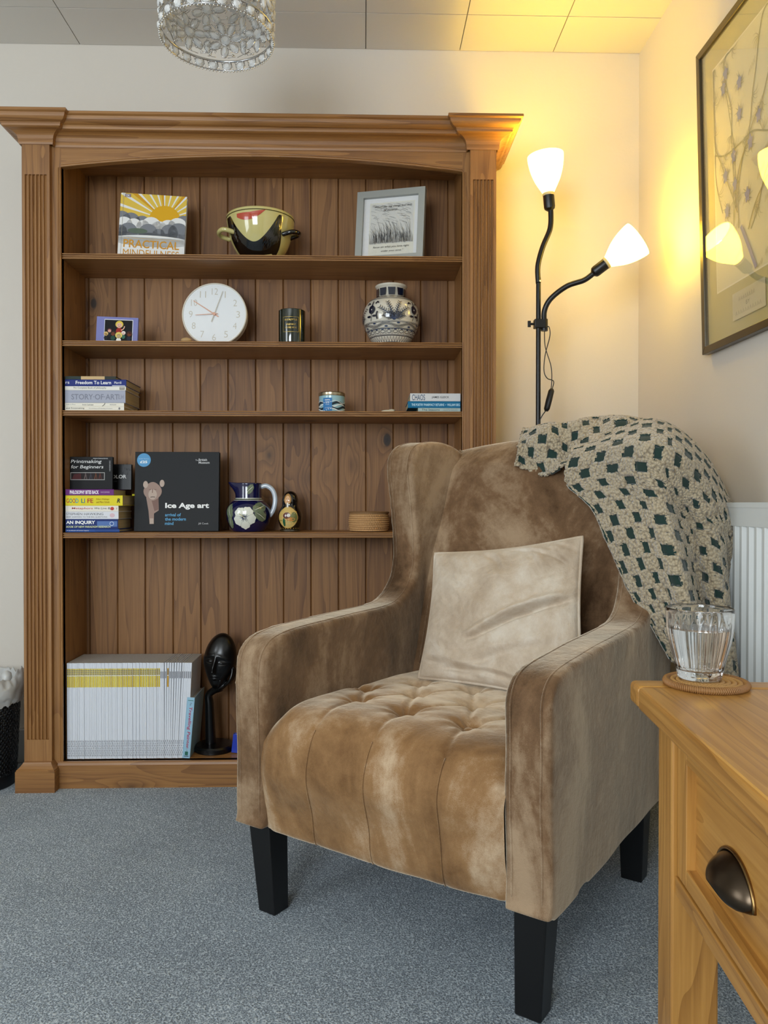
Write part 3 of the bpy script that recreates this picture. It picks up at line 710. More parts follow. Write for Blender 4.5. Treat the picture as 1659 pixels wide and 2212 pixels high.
# green glass candle
cx_ = atY(631, 700, 2.53).x
t = thing('candle', 'dark green glass candle with a gold bordered label beside the clock', 'candle', (cx_, 2.53, SH[3]))
gg = mat('dark_green_glass', '#0a1a12', 0.05, Coat_Weight=1.0)
MB().lathe([(.038, .0), (.0435, .003), (.0440, .010), (.0440, .108), (.0425, .1095), (.0410, .108), (.0410, .095)], 48).build('glass_jar', gg, t, smooth='auto')
MB().lathe([(.0001, .088), (.0408, .088), (.0408, .094), (.0001, .094)], 32, cap0=False, cap1=False).build('wax', C('#d8d2bf'), t)
MB().tube([(0, 0, .09), (.001, 0, .103)], .0008, 6).build('wick', black_mat, t)
fn, R0 = wrap([(.0440, 0), (.0440, .11)]); p = Print(fn); gd = mat('gold_foil', '#c2a55a', 0.35, 0.7)
for q in (((-.026, .034), (.026, .034)), ((.026, .034), (.026, .082)), ((.026, .082), (-.026, .082)), ((-.026, .082), (-.026, .034))):
    p.stroke([tuple(Vector(q[0]).lerp(Vector(q[1]), k / 8)) for k in range(9)], .0009, gd, False)
p.text('EUCALYPTUS', -.020, .070, .040, .0055, gd, .02); p.text('WILD MINT', -.016, .055, .032, .005, gd, .02); p.text('6.5 OZ 185 G', -.018, .045, .036, .005, gd, .02)
p.build('label', t)
# striped blue candle tin
t = thing('candle', 'small pale blue lidded candle tin with a blue label on the middle shelf', 'candle', (atY(717, 860, 2.53).x, 2.53, SH[2]))
MB().lathe([(.040, 0), (.0425, .002), (.0425, .054), (.041, .055)], 48).build('tin', glaze('pale_blue_tin', '#8fb8c2', .3), t, smooth='auto')
MB().lathe([(.043, .052), (.0435, .053), (.0435, .062), (.041, .0645), (.001, .0650)], 48).build('lid', mat('tin_lid', '#b5a88e', 0.22, 0.9), t, smooth='auto')
fn, R0 = wrap([(.0425, 0), (.0425, .056)]); p = Print(fn)
dk, lt = C('#23303a'), C('#d9dcda')
for v_, m_, w_ in ((.026, dk, .008), (.020, lt, .004), (.012, dk, .007), (.006, lt, .003), (.031, lt, .002)):
    p.stroke([(-.06 + i * .01, v_ + .004 * math.sin(i * 1.1 + v_ * 200)) for i in range(13)], w_, m_, n=3)
p.rect(-.028, .002, .002, .044, C('#3b78b0'), 4); p.text('COASTAL', -.022, .035, .018, .004, white_ink, .02); p.text('WOODS', -.020, .028, .014, .004, white_ink, .02); p.text('scented', -.019, .022, .012, .0025, white_ink); p.text('soy candle', -.021, .010, .016, .003, white_ink)
p.build('label', t)
# blue and white vase
t = thing('vase', 'round blue and white painted ceramic vase at the right of the second shelf', 'vase', (atY(845, 680, 2.565).x, 2.565, SH[3]))
vp = smooth_prof([(.050, 0), (.056, .003), (.076, .035), (.090, .068), (.0945, .095), (.090, .124), (.074, .148), (.052, .160), (.045, .166), (.043, .178), (.046, .190), (.0515, .196), (.053, .199)], 5)
MB().lathe(vp + [(.050, .2005), (.042, .195), (.038, .170), (.03, .15)], 64, cap1=False).build('body', glaze('vase_glaze', '#cfc9ba'), t, smooth=True)
fn, R0 = wrap(vp); p = Print(fn, .00006); nv, nv2 = glaze('navy_paint', '#10182c'), glaze('blue_paint', '#2c3c5c')
def ringline(v_, w_, m_=nv, n=60): p.stroke([(-PI * R0 + 2 * PI * R0 * i / n, v_) for i in range(n + 1)], w_, m_, False)
for v_, w_ in ((.006, .003), (.026, .0022), (.029, .001), (.046, .0022), (.049, .001), (.066, .0015), (.069, .0012), (.145, .0015), (.148, .001), (.156, .002)): ringline(v_, w_)
NZ = 44
for i in range(NZ): u = -PI * R0 + 2 * PI * R0 * i / NZ; du = 2 * PI * R0 / NZ; p.stroke([(u, .008), (u + du / 2, .024), (u + du, .008)], .0018, nv, False)
NB = 24
for i in range(NB):
    u = -PI * R0 + 2 * PI * R0 * (i + .5) / NB; a = 2 * PI * R0 / NB
    p.stroke([(u + .36 * a * math.cos(q * PI / 6), .0375 + .0045 * math.sin(q * PI / 6)) for q in range(13)], .0014, nv, False); p.stroke([(u + a / 2, .030), (u + a / 2, .046)], .0012, nv, False); p.poly([(u - .35 * a, .0455), (u + .35 * a, .0455), (u, .042)], nv2)
NWV = 7
for q, off in ((.0018, 0), (.001, .0035), (.001, -.0035)): p.stroke([(-PI * R0 + 2 * PI * R0 * i / (NWV * 8), .0575 + off + .0045 * math.sin(i * PI / 4)) for i in range(NWV * 8 + 1)], q, nv, n=2)
for i in range(NWV * 2): u = -PI * R0 + 2 * PI * R0 * (i * .5 + .25) / NWV; s_ = 1 if i % 2 else -1; p.blob(u + .0, .0575 + s_ * .005, (.006, .0024), nv2, 12, 1)
for i in range(22): u = -PI * R0 + 2 * PI * R0 * i / 22; p.stroke([(u - .006, .152), (u, .1545), (u + .006, .152)], .0016, nv, n=2)
for k in (-1, 0, 1, 2):                                            # repeating panels of fern and pomegranate
    U = .0 + k * 2 * PI * R0 / 4 + .006
    for ang, L in ((62, .026), (118, .026), (88, .0), (30, .030), (150, .030), (75, .060), (106, .060), (48, .055), (132, .055)):
        if L == 0: continue
        ca, sa = math.cos(math.radians(ang)), math.sin(math.radians(ang)); L2 = L
        sp = [(U + ca * L2 * s_ * (1.0 + .25 * s_), .072 + sa * L2 * s_ * (1.1 - .12 * s_)) for s_ in (0, .33, .66, 1)]
        p.stroke(sp, .005, nv2, n=3, taper=True)
        for q in range(2, 9):
            s_ = q / 8; bx, by = U + ca * L2 * s_ * (1 + .25 * s_), .072 + sa * L2 * s_ * (1.1 - .12 * s_); ln = .0135 * (1.15 - .4 * s_)
            for sd in (1, -1):
                a2 = math.radians(ang) + sd * 1.0; p.stroke([(bx, by), (bx + ln * .7 * math.cos(a2), by + ln * .7 * math.sin(a2) + .001), (bx + ln * math.cos(a2 - sd * .2), by + ln * .8 * math.sin(a2))], .0024, nv, n=2, taper=True)
    U2 = U + PI * R0 / 4
    for Ua in (U2 - .002,):
        p.blob(Ua, .108, lambda a: (.0125 + .001 * math.cos(3 * a), .014), nv, 20, 3); p.stroke([(Ua, .118), (Ua + .001, .136)], .004, nv); p.stroke([(Ua, .096), (Ua - .002, .084), (Ua - .006, .072)], .0018, nv)
        for q in ((-.012, .086), (.010, .087)): p.blob(Ua + q[0], q[1], lambda a: (.008, .0035), nv, 10, 1)
        for q in ((-.017, .128), (.018, .130)): p.stroke([(Ua + q[0] - .006, q[1] - .003), (Ua + q[0], q[1] + .003), (Ua + q[0] + .006, q[1] - .001)], .0045, nv, n=3)
        p.blob(Ua, .108, (.002, .003), glaze('vase_glaze', '#cfc9ba'), 8, 1); p.stroke([(Ua + .020, .076), (Ua + .018, .09), (Ua + .022, .1)], .005, nv, n=3)
for i in range(10): u = -PI * R0 + 2 * PI * R0 * i / 10; p.poly([(u - .020, .164), (u + .020, .164), (u + .024, .189), (u - .024, .189)], nv)
p.build('painted_pattern', t)
MB().lathe([(.050, .1985), (.0535, .1995), (.0535, .2015), (.050, .2025)], 48, cap0=False, cap1=False).build('rim', glaze('vase_glaze', '#cfc9ba'), t, smooth=True)
# two-handled bowl
t = thing('bowl', 'yellow and black glazed bowl with looped handles on the top shelf', 'bowl', (atY(563, 500, 2.555).x, 2.555, SH[4]))
bp = smooth_prof([(.050, 0), (.062, .006), (.088, .045), (.104, .088), (.110, .120), (.111, .142)], 6)
MB().lathe(bp + [(.110, .144), (.106, .143), (.10, .11), (.08, .05), (.04, .015)], 64, cap1=False).build('body', glaze('bowl_glaze', '#c3b878'), t, smooth=True)
fn, R0 = wrap(bp); p = Print(fn, .00008); bk = glaze('bowl_black', '#050506', .04); rd = glaze('bowl_red', '#b4442c')
def between(lo, hi, u0, u1, m_, n=26):
    mi = p._m(m_); e = p.eps; p.mb.grid(lambda a, b: fn(u0 + (u1 - u0) * a, lo(u0 + (u1 - u0) * a) + (hi(u0 + (u1 - u0) * a) - lo(u0 + (u1 - u0) * a)) * b, e), n, 10, mi=mi)
arc = lambda u: min(.126, .040 + 11.5 * (u + .012) ** 2)
between(lambda u: .0005, arc, -.128, .088, bk, 40)
between(lambda u: .0005, lambda u: max(.001, .128 - 26 * (u - .076) ** 1.0 * .12 if u > .076 else .126), .078, .108, bk, 16)
between(lambda u: .102 + 8.5 * (u + .03) ** 2, lambda u: .125 + .16 * max(0, u + .02), -.068, .034, rd, 24)
for v_ in (.134,): p.stroke([(-PI * R0 + 2 * PI * R0 * i / 60, v_) for i in range(61)], .0028, C('#4a4320'), False)
p.build('painted_pattern', t)
for sgn in (-1, 1):
    an = -.35 if sgn > 0 else PI + .35
    d = Vector((math.cos(an), math.sin(an), 0)); q = Vector((-d.y, d.x, 0))
    pts = [d * .092 + q * .03 + Vector((0, 0, .078)), d * .125 + q * .026 + Vector((0, 0, .084)), d * .136 + Vector((0, 0, .082)), d * .125 - q * .026 + Vector((0, 0, .078)), d * .094 - q * .03 + Vector((0, 0, .072))]
    MB().tube(crom(pts, 6), .0075, 10).build('handle', glaze('bowl_glaze', '#c3b878') if sgn < 0 else bk, t, smooth=True)
bl = t
for i, (dx, hz, r) in enumerate(((-.020, .150, .012), (.003, .156, .014), (.022, .149, .011))):
    mb = MB(); mb.sphere((0, 0, 0), r, 10, 7, sc=(1, .8, .9)); mb.tube([(0, 0, 0), (.004 * (i - 1), .0, r * 1.25)], .003, 6)
    o = mb.build('dried_pod', black, None, smooth=True); o.location = (bl.location.x + dx, 2.555 + (.012 if i == 1 else -.01), SH[4] + hz - .012)
    tag(o, ['left', 'middle', 'right'][i] + ' one of three small black pods showing above the bowl rim', 'dried pod', 'dried pods in the bowl')
# filling the bowl so the pods have something to sit on
mb = MB(); mb.lathe([(.0001, .118), (.05, .124), (.095, .112), (.09, .10), (.0001, .09)], 32, cap0=False, cap1=False)
mb.build('lid', glaze('bowl_glaze', '#c3b878'), bl, smooth=True)
# floral jug
t = thing('jug', 'navy blue jug painted with a large white flower, pale blue handle', 'jug', (atY(537, 1100, 2.56).x, 2.56, SH[1]))
jp = smooth_prof([(.048, 0), (.054, .003), (.068, .030), (.0735, .055), (.070, .078), (.056, .096), (.0445, .105), (.0430, .112), (.0435, .130), (.046, .158)], 6)
f0 = radial(jp)
def jug_pt(a, r, z):
    s_ = sstep(z, .112, .158); lip = math.exp(-((((a - PI + PI) % (2 * PI)) - PI) / .42) ** 2) if False else math.exp(-(((a + PI) % (2 * PI) - 0) / .45) ** 2) + math.exp(-(((a + PI) % (2 * PI) - 2 * PI) / .45) ** 2)
    r = r * (1 - .06 * s_) + .024 * s_ ** 1.6 * lip
    return (r * math.cos(a), r * math.sin(a), z + .004 * s_ * lip)
mb = MB(); rings = jp + [(.0445, .1595), (.0425, .157), (.040, .13), (.040, .11)]
mb.grid(lambda u, v_: jug_pt(2 * PI * u, *rings[int(round(v_ * (len(rings) - 1)))]), 64, len(rings) - 1, cu=True)
navy = glaze('jug_navy', '#0c1240'); mb.build('body', navy, t, smooth=True)
MB().lathe([(.0001, .002), (.048, .002)], 32, cap0=False, cap1=False).build('bottom', navy, t)
jg = t; R0 = .0735
def jw(u, v, e): a = -PI / 2 + u / R0; return jug_pt(a, f0(v) + .0005 + e, v)
p = Print(jw, .00007); wf, lf, lf2, lf3 = glaze('flower_white', '#dfe0d2'), glaze('leaf_green', '#6d7a60'), glaze('leaf_dark', '#39452f'), glaze('stamen', '#a9a06a')
for v_ in (.1025, .1085): p.stroke([(-PI * R0 + 2 * PI * R0 * i / 60, v_) for i in range(61)], .0022, wf, False)
p.stroke([(-PI * R0 + 2 * PI * R0 * i / 60, .1055) for i in range(61)], .003, lf2, False)
for cu_, cv_, a0, L, Wd in ((-.062, .066, 1.9, .026, .017), (.050, .078, .3, .028, .016), (.052, .052, -.6, .024, .016), (.018, .138, .5, .024, .013), (-.060, .030, -1.9, .02, .013)):
    p.blob(cu_, cv_, lambda a, L=L, Wd=Wd, a0=a0: (lambda r: (r, r))(1 / math.sqrt((math.cos(a - a0) / L) ** 2 + (math.sin(a - a0) / Wd) ** 2) * (1 + .05 * math.sin(9 * a))), lf, 40, 4)
    for q in (-.5, 0, .5): p.stroke([(cu_ - math.cos(a0) * L * .8, cv_ - math.sin(a0) * L * .8), (cu_ + math.cos(a0 + q) * L * .3, cv_ + math.sin(a0 + q) * L * .3), (cu_ + math.cos(a0 + q * .7) * L * .85, cv_ + math.sin(a0 + q * .7) * L * .85)], .0026 if q == 0 else .0016, lf2 if q else wf, n=4, taper=True)
fc = (-.003, .046)
for k in range(5):
    a0 = math.radians(60 + 72 * k); cu_, cv_ = fc[0] + .019 * math.cos(a0), fc[1] + .019 * math.sin(a0)
    p.blob(cu_, cv_, lambda a: (.0185 * (1 + .06 * math.sin(7 * a)), .0185 * (1 + .06 * math.sin(7 * a))), wf, 40, 4)
for k in range(5):
    a0 = math.radians(24 + 72 * k); p.stroke([(fc[0] + .012 * math.cos(a0), fc[1] + .012 * math.sin(a0)), (fc[0] + .034 * math.cos(a0), fc[1] + .034 * math.sin(a0))], .0005, lf, False)
for k in range(16): a0 = 2 * PI * k / 16 + .1; r_ = .016 if k % 3 else .010; p.stroke([fc, (fc[0] + r_ * math.cos(a0), fc[1] + r_ * math.sin(a0) * .9)], .0032, navy, False, taper=True)
for k in (-.35, .0, .35): p.stroke([(fc[0] - .004, fc[1] + .003), (fc[0] - .004 + .016 * math.cos(-.7 + k), fc[1] + .003 + .016 * math.sin(-.7 + k))], .0012, wf, False)
p.stroke([fc, (fc[0] - .008, fc[1] + .007), (fc[0] - .018, fc[1] + .014)], .0024, lf3)
p.build('painted_pattern', jg)
MB().tube(crom([(.042, 0, .147), (.060, 0, .150), (.080, 0, .135), (.088, 0, .105), (.082, 0, .072), (.068, 0, .050)], 7), lambda s_: .0062, 10, flat=1.3).build('handle', glaze('jug_handle', '#b9c2cc', .15), jg, smooth=True)
# nesting doll
t = thing('nesting_doll', 'painted black and gold wooden nesting doll beside the navy jug', 'doll', (atY(627, 1100, 2.56).x, 2.56, SH[1]), (0, 0, -.15))
dp_ = smooth_prof([(.028, .006), (.033, .015), (.0395, .040), (.0385, .060), (.029, .080), (.0265, .088), (.027, .104), (.021, .122), (.010, .1315), (.0005, .133)], 6)
lac = glaze('doll_lacquer', '#0b0b0c', .06); MB().lathe(dp_, 48).build('body', lac, t, smooth=True)
MB().lathe([(.030, 0), (.034, .001), (.034, .006), (.028, .008)], 40).build('base', glaze('doll_base', '#3a3020'), t, smooth='auto')
fn, R0 = wrap(dp_); p = Print(fn, .00006)
p.blob(-.004, .106, (.019, .0185), glaze('doll_hair', '#a87a3c'), 24, 3); p.blob(-.004, .103, (.013, .0145), glaze('doll_face', '#d9a878'), 24, 3)
for e in (-1, 1): p.blob(-.004 + e * .005, .106, (.002, .0011), C('#33221a'), 8, 1); p.stroke([(-.004 + e * .003, .1095), (-.004 + e * .007, .1095)], .0006, C('#5a3a20'), False)
p.blob(-.004, .0975, (.002, .0009), C('#b3402f'), 8, 1); p.poly([(-.007, .094), (.0, .094), (.002, .078), (-.006, .078)], C('#e6e2d8')); 
p.blob(.0, .046, (.036, .036), glaze('doll_gold', '#b58f45'), 36, 5); p.blob(.0, .046, (.034, .034), glaze('doll_sky', '#d3b368'), 36, 5)
p.rect(-.031, .034, .032, .038, glaze('doll_field', '#8a7a3c'), 8); p.blob(.002, .026, (.026, .012), glaze('doll_sand', '#c0ab6c'), 20, 2); p.blob(.022, .047, (.011, .017), glaze('doll_tree', '#6d7442'), 16, 2)
p.blob(-.002, .052, (.013, .011), glaze('doll_red', '#5c2418'), 20, 2); p.blob(.004, .053, (.006, .006), C('#e5ded2'), 12, 1); p.blob(-.012, .030, (.005, .014), glaze('doll_green', '#1d5a3c'), 16, 2); p.blob(.012, .040, (.014, .006), glaze('doll_orange', '#c98a46'), 16, 1)
rr = random.Random(2)
for i in range(22): u = -PI * R0 + 2 * PI * R0 * i / 22; p.blob(u, .010, (.003, .0016), glaze('doll_gold', '#b58f45'), 8, 1)
p.build('painted_pattern', t)
# woven basket
t = thing('basket', 'small round wicker basket on the fourth shelf beside the armchair wing', 'basket', (atY(797, 1130, 2.56).x, 2.56, SH[1]))
wick = mat('wicker', '#c09462', 0.7); mb = MB()
for k in range(9):
    z_ = .004 + k * .0068; r = .0605 + .0035 * math.sin(k * .4)
    pth = [((r + .0013 * math.sin(i * PI / 1.5 + k * PI)) * math.cos(2 * PI * i / 156), (r + .0013 * math.sin(i * PI / 1.5 + k * PI)) * math.sin(2 * PI * i / 156), z_) for i in range(156)]
    mb.tube(pth, lambda s_: .0037, 6, closed=True)
mb.build('woven_wall', wick, t, smooth=True); MB().lathe([(.057, .001), (.057, .004)], 32).build('bottom', wick, t)
mb = MB(); mb.tube([(.064 * math.cos(2 * PI * i / 60), .064 * math.sin(2 * PI * i / 60), .062) for i in range(60)], .0036, 6, closed=True); mb.build('rim', mat('wicker_dark', '#7c5a36', .7), t, smooth=True)
# small loose things
t = MB(); t.sphere((0, 0, .004), .022, 16, 8, sc=(1, .6, .22)); t.sphere((.012, 0, .007), .010, 12, 6, sc=(1.2, .8, .4)); o = t.build('shell', C('#d5cdb4'), None, smooth=True); o.location = (atY(838, 880, 2.53).x, 2.53, SH[2] + .0015); tag(o, 'small cream shell lying on the middle shelf right of the candle tin', 'shell')
o = MB().sphere((0, 0, .009), .016, 16, 8, sc=(1.1, .7, .55)).build('pebble', C('#b9986a'), None, smooth=True); o.location = (atY(404, 735, 2.52).x, 2.51, SH[3]); tag(o, 'tan pebble on the second shelf at the left foot of the clock', 'pebble')
upright_book('book', 'pale grey book whose top shows over the armchair back on the fourth shelf', atY(983, 980, 2.60).x, 2.60, SH[1] + .001, .055, .262, .02, C('#a9b0bb'), None, .02)

# --- bottom shelf: magazines
zb = SH[0]; ym = 2.488; xm = OL + .004; rr = random.Random(11)
band = [C(c_) for c_ in ('#dcc32a', '#d3b91f', '#e0cb3c', '#cdb024')]; mag_w = C('#dfe2e8', .35); mag_g = C('#b9bcc6', .35)
edge_m = pages_mat('magazine_edges', '#b9b1a6', 0)
def magazine_mesh(key, bandm, th, h=.308, d=.150, grey=False):
    mb = MB(); mats = [mag_w, edge_m] + ([bandm] if bandm else []) + [C('#8f9096'), C('#6f6c60')]
    nm = len(mats); ik_, ikb = nm - 2, nm - 1
    e = .0012
    mb.box(0, th, e, d, 0, h, 1)                                    # pages
    mb.box(-.0001, .0004, 0, d, 0, h, 0); mb.box(th - .0004, th + .0001, 0, d, 0, h, 0)
    # rounded spine
    prof = [(0, .0016), (.0003, .0006), (th * .25, .0), (th * .75, .0), (th - .0003, .0006), (th, .0016)]
    def seg(z0, z1, mi, off=0.0):
        mb.grid(lambda a, b: (prof[int(round(a * 5))][0], prof[int(round(a * 5))][1] - off, z0 + (z1 - z0) * b), 5, 1, mi=mi)
    seg(0, h, 0)
    if bandm:
        seg(h - .078, h - .018, 2, .0002); seg(h - .042, h - .040, 0, .0003)
        for q in range(3): mb.box(th * .25, th * .75, -.0006, -.0003, h - .038 + q * .006, h - .034 + q * .006, ikb)
    else: mb.box(th * .2, th * .8, -.0006, -.0003, h - .05, h - .028, ik_)
    for q in range(7):
        L = .005 + (hash((key, q)) % 5) * .0004; mb.box(th * (.2 if q % 2 else .4), th * (.5 if q % 2 else .75), -.0006, -.0003, .008 + q * .0075, .008 + q * .0075 + L, ik_)
    me_o = mb.build('magazine', mats); return me_o
x = xm; NY, NW = 54, 14; thy = (atY(346, 1500, ym).x - xm) / NY
protos = {}
for i in range(NY + NW):
    yel = i < NY; th = thy if yel else .0062; key = ('y%d' % rr.randrange(4)) if yel else 'w'
    if i == 3 + NY: key = 'gold'
    if key not in protos:
        b_ = band[int(key[1])] if yel else (C('#c9982a') if key == 'gold' else None)
        o = magazine_mesh(len(protos), b_, th - .0004); protos[key] = o
    else:
        o = protos[key].copy(); COL.objects.link(o)
    lean = 0.0 if i < NY + 2 else .006 * (i - NY - 1)
    o.location = (x, ym + rr.uniform(-.001, .0015), zb + .0005); o.rotation_euler = (0, min(lean, .05), 0)
    if yel: tag(o, 'thin white magazine with a yellow band near the spine top, in the long row', 'magazine', 'yellow banded magazines in the bottom row')
    elif key == 'gold': tag(o, 'white magazine with a gold stripe among the plain white spines', 'magazine')
    else: tag(o, 'plain white magazine with small grey print, right end of the row', 'magazine', 'plain white magazines at the right end of the row')
    x += th
# travelling painter
xx = atY(392, 1600, 2.487).x
t = thing('book', 'light blue book with pink lettering down its spine leaning on the magazines', 'book', (xx + .002, 2.487, zb + .001), (0, .085, 0))
th, hh, dd = .0245, .197, .150; cvr = C('#9cc3d8', .35)
mb = MB(); mb.box(0, .002, 0, dd, 0, hh); mb.box(th - .002, th, 0, dd, 0, hh); mb.box(.002, th - .002, 0, .002, 0, hh); mb.build('cover', cvr, t, bevel=.0006)
MB().box(.002, th - .002, .002, dd - .003, .003, hh - .004).build('pages', edge_m, t)
p = Print(flatmap((0, 0, 0))); p.text('Travelling Painter', th * .28, .168, .135, th * .5, C('#b3365c'), .015, .2, -PI / 2); p.text('The', th * .42, .182, .011, th * .24, C('#5c6a80'), 0, .2, -PI / 2)
p.rect(th * .15, .186, th * .85, .188, C('#4a7c6a')); p.rect(th * .3, .010, th * .7, .022, C('#2f6a5a')); p.rect(th * .2, .006, th * .8, .008, C('#2f3a4a')); p.build('spine_lettering', t)
upright_book('book', 'blue book just showing between the black sculpture and the armchair', atY(516, 1590, 2.53).x, 2.53, zb + .001, .05, .06, .02, C('#2038a8', .3), None, .05, .1)
# --- black sculpture: face resting on a hand
sxp = atY(463, 1600, 2.57)
t = thing('sculpture', 'black carved face resting on a raised hand, on a round base', 'sculpture', (sxp.x, 2.572, zb))
MB().lathe([(.062, 0), (.065, .002), (.065, .016), (.060, .021), (.03, .023), (.0005, .0235)], 48).build('base', black, t, smooth='auto')
arm = crom([(-.012, 0, .02), (-.014, 0, .08), (-.016, 0, .15), (-.018, .0, .182), (.0, -.004, .200), (.022, -.01, .212)], 8)
mb = MB(); mb.tube(arm, lambda s_: .021 - .007 * min(1, s_ * 1.5) + .004 * sstep(s_, .75, 1), 16, flat=.85); mb.build('arm', black, t, smooth=True)
mb = MB()
mb.tube(crom([(.010, -.010, .206), (.030, -.016, .215), (.050, -.018, .232)], 6), lambda s_: .013 + .003 * math.sin(PI * s_), 12, flat=.6)
for k, (dx, dy, L) in enumerate(((.0, -.030, .052), (.007, -.026, .058), (.013, -.018, .055), (.018, -.008, .045))):
    q0 = Vector((.040 + dx * .3, -.014 + dy * .5, .222)); mb.tube(crom([q0, q0 + Vector((.018, dy * .4, .018)), q0 + Vector((.026, dy * .3, .018 + L * .5)), q0 + Vector((.024, dy * .1, .012 + L))], 5), lambda s_: .0055 - .002 * s_, 8)
mb.tube(crom([(.012, -.016, .206), (.020, -.034, .222), (.028, -.042, .242)], 5), lambda s_: .0058 - .002 * s_, 8)
mb.build('hand', black, t, smooth=True)
hc = Vector((.022, -.012, .298)); mb = MB()
def gs(x, y, cx_, cy_, sx_, sy_): return math.exp(-((x - cx_) / sx_) ** 2 - ((y - cy_) / sy_) ** 2)
def face(u, v_):
    a = 2 * PI * u; b_ = PI * v_; ny = -math.cos(b_); rr_ = math.sin(b_)
    x_ = rr_ * math.sin(a); y_ = -rr_ * math.cos(a); w_ = 1 - .34 * sstep(-ny, -.1, 1.0)
    px_, pz_ = x_ * .056 * w_, ny * .094; py_ = y_ * .050 * (.95 if y_ < 0 else .6) * (1 - .15 * sstep(-ny, 0, 1))
    if y_ < 0:
        X, Zz = px_ / .056, pz_ / .094; h_ = 0
        h_ += .016 * math.exp(-(X / .10) ** 2) * (sstep(Zz, -.36, -.30) - sstep(Zz, -.25, .18) * .72 - sstep(Zz, .15, .45) * .28)
        h_ += .004 * gs(X, Zz, 0, -.33, .16, .05)
        for e in (-1, 1):
            h_ -= .006 * gs(X, Zz, .40 * e, .08, .22, .10); h_ += .006 * gs(X, Zz, .40 * e, .05, .15, .055); h_ -= .003 * gs(X, Zz, .40 * e, -.005 + .08 * (X - .4 * e) ** 2, .2, .014)
        h_ += .004 * math.exp(-((Zz - .2 - .08 * math.cos(X * 3)) / .05) ** 2) * (1 - math.exp(-(X / .15) ** 2)) * .7
        h_ += .0055 * gs(X, Zz, 0, -.47, .17, .035) + .0055 * gs(X, Zz, 0, -.56, .15, .035) - .003 * gs(X, Zz, 0, -.515, .2, .012)
        h_ += .004 * gs(X, Zz, 0, -.78, .2, .1)
        py_ -= h_ * abs(y_) ** .3
    return Vector((px_, py_, pz_))
rot = Matrix.Rotation(math.radians(8), 3, 'Y') @ Matrix.Rotation(math.radians(-12), 3, 'Z')
mb.grid(lambda u, v_: rot @ face(u, v_) + hc, 160, 160, cu=True); mb.build('face', black, t, smooth=True)

# ================================================================== ARMCHAIR
CH_O = Vector((0.0167, 1.4904, 0)); CH_A = math.radians(-36.0)
cux = Vector((math.cos(CH_A), math.sin(CH_A), 0)); cuy = Vector((-math.sin(CH_A), math.cos(CH_A), 0))
def only(px, py, ly):
    """chair-local point seen at (px, py) on the chair plane local y = ly"""
    r = Vector(ray(px, py)); t = (ly + CH_O.dot(cuy)) / r.dot(cuy); P = r * t - CH_O; return Vector((P.dot(cux), P.dot(cuy), P.z + CH))
ac = thing('armchair', 'gold brown velvet wingback armchair with black tapered legs in front of the bookcase', 'armchair', CH_O, (0, 0, CH_A))
prof = [(.012, .198), (.000, .215), (-.004, .40), (-.006, .535), (.006, .580), (.035, .604), (.075, .614), (.13, .619), (.30, .626), (.47, .630), (.54, .642), (.590, .675), (.620, .73), (.628, .80), (.617, .89), (.604, .96), (.600, 1.005), (.612, 1.045), (.645, 1.071), (.70, 1.081), (.76, 1.075), (.83, 1.045), (.875, 1.03), (.885, .99), (.83, .75), (.76, .45), (.715, .205), (.70, .198)]
outl = crom([Vector((a, b)) for a, b in prof], 4, closed=True)
def flare(x, y, z, sgn):
    """the wing turns inward as it meets the back, and its front edge rolls outward a little"""
    w = sstep(z, .66, .85)
    return x - sgn * .050 * sstep(y, .63, .86) * w + sgn * .006 * (1 - sstep(y, .6, .68)) * w + sgn * .008 * sstep(z, .3, .2) * 0
for sgn in (-1, 1):
    mb = MB(); xa, xb = sorted((sgn * .280, sgn * .371)); mb.prism([(v_.x, v_.y) for v_ in outl], 0, xa, xb)
    o = mb.build('arm_and_wing', gold_velvet, ac)
    md = o.modifiers.new('r', 'REMESH'); md.mode = 'VOXEL'; md.voxel_size = .0065; sm = o.modifiers.new('s', 'SMOOTH'); sm.factor = .6; sm.iterations = 14
    modified(o)
    def fn(a, sgn=sgn):
        x, y, z = a[:, 0].copy(), a[:, 1], a[:, 2]
        def ss(v, p_, q_): t = np.clip((v - p_) / (q_ - p_), 0, 1); return t * t * (3 - 2 * t)
        w = ss(z, .66, .85); x = x - sgn * .050 * ss(y, .63, .86) * w + sgn * .006 * (1 - ss(y, .6, .68)) * w
        wob = .0022 * np.sin(y * 21 + z * 13) * np.sin(z * 17 - y * 8 + sgn)
        a[:, 0] = x + wob; return a
    setco(o.data, fn); o.data.materials.clear(); o.data.materials.append(gold_velvet); o.data.polygons.foreach_set('use_smooth', [True] * len(o.data.polygons))
    # piping down both faces
    for face_x, inset in ((sgn * .297, .0012), (sgn * .353, .0012)):
        P2 = [Vector((v_.x, v_.y)) for v_ in outl[4:88]]; pts = []
        for i, v_ in enumerate(P2):
            d = P2[min(i + 1, len(P2) - 1)] - P2[max(i - 1, 0)]; nrm = Vector((d.y, -d.x)).normalized(); q = v_ + nrm * inset
            pts.append((flare(face_x, q.x, q.y, sgn), q.x, q.y))
        zs_ = [(q[0] + .0022 * math.sin(q[1] * 21 + q[2] * 13) * math.sin(q[2] * 17 - q[1] * 8 + sgn), q[1], q[2]) for q in pts]
        MB().tube(crom(zs_, 2), .0022, 8).build('piping', gold_velvet, o, smooth=True)
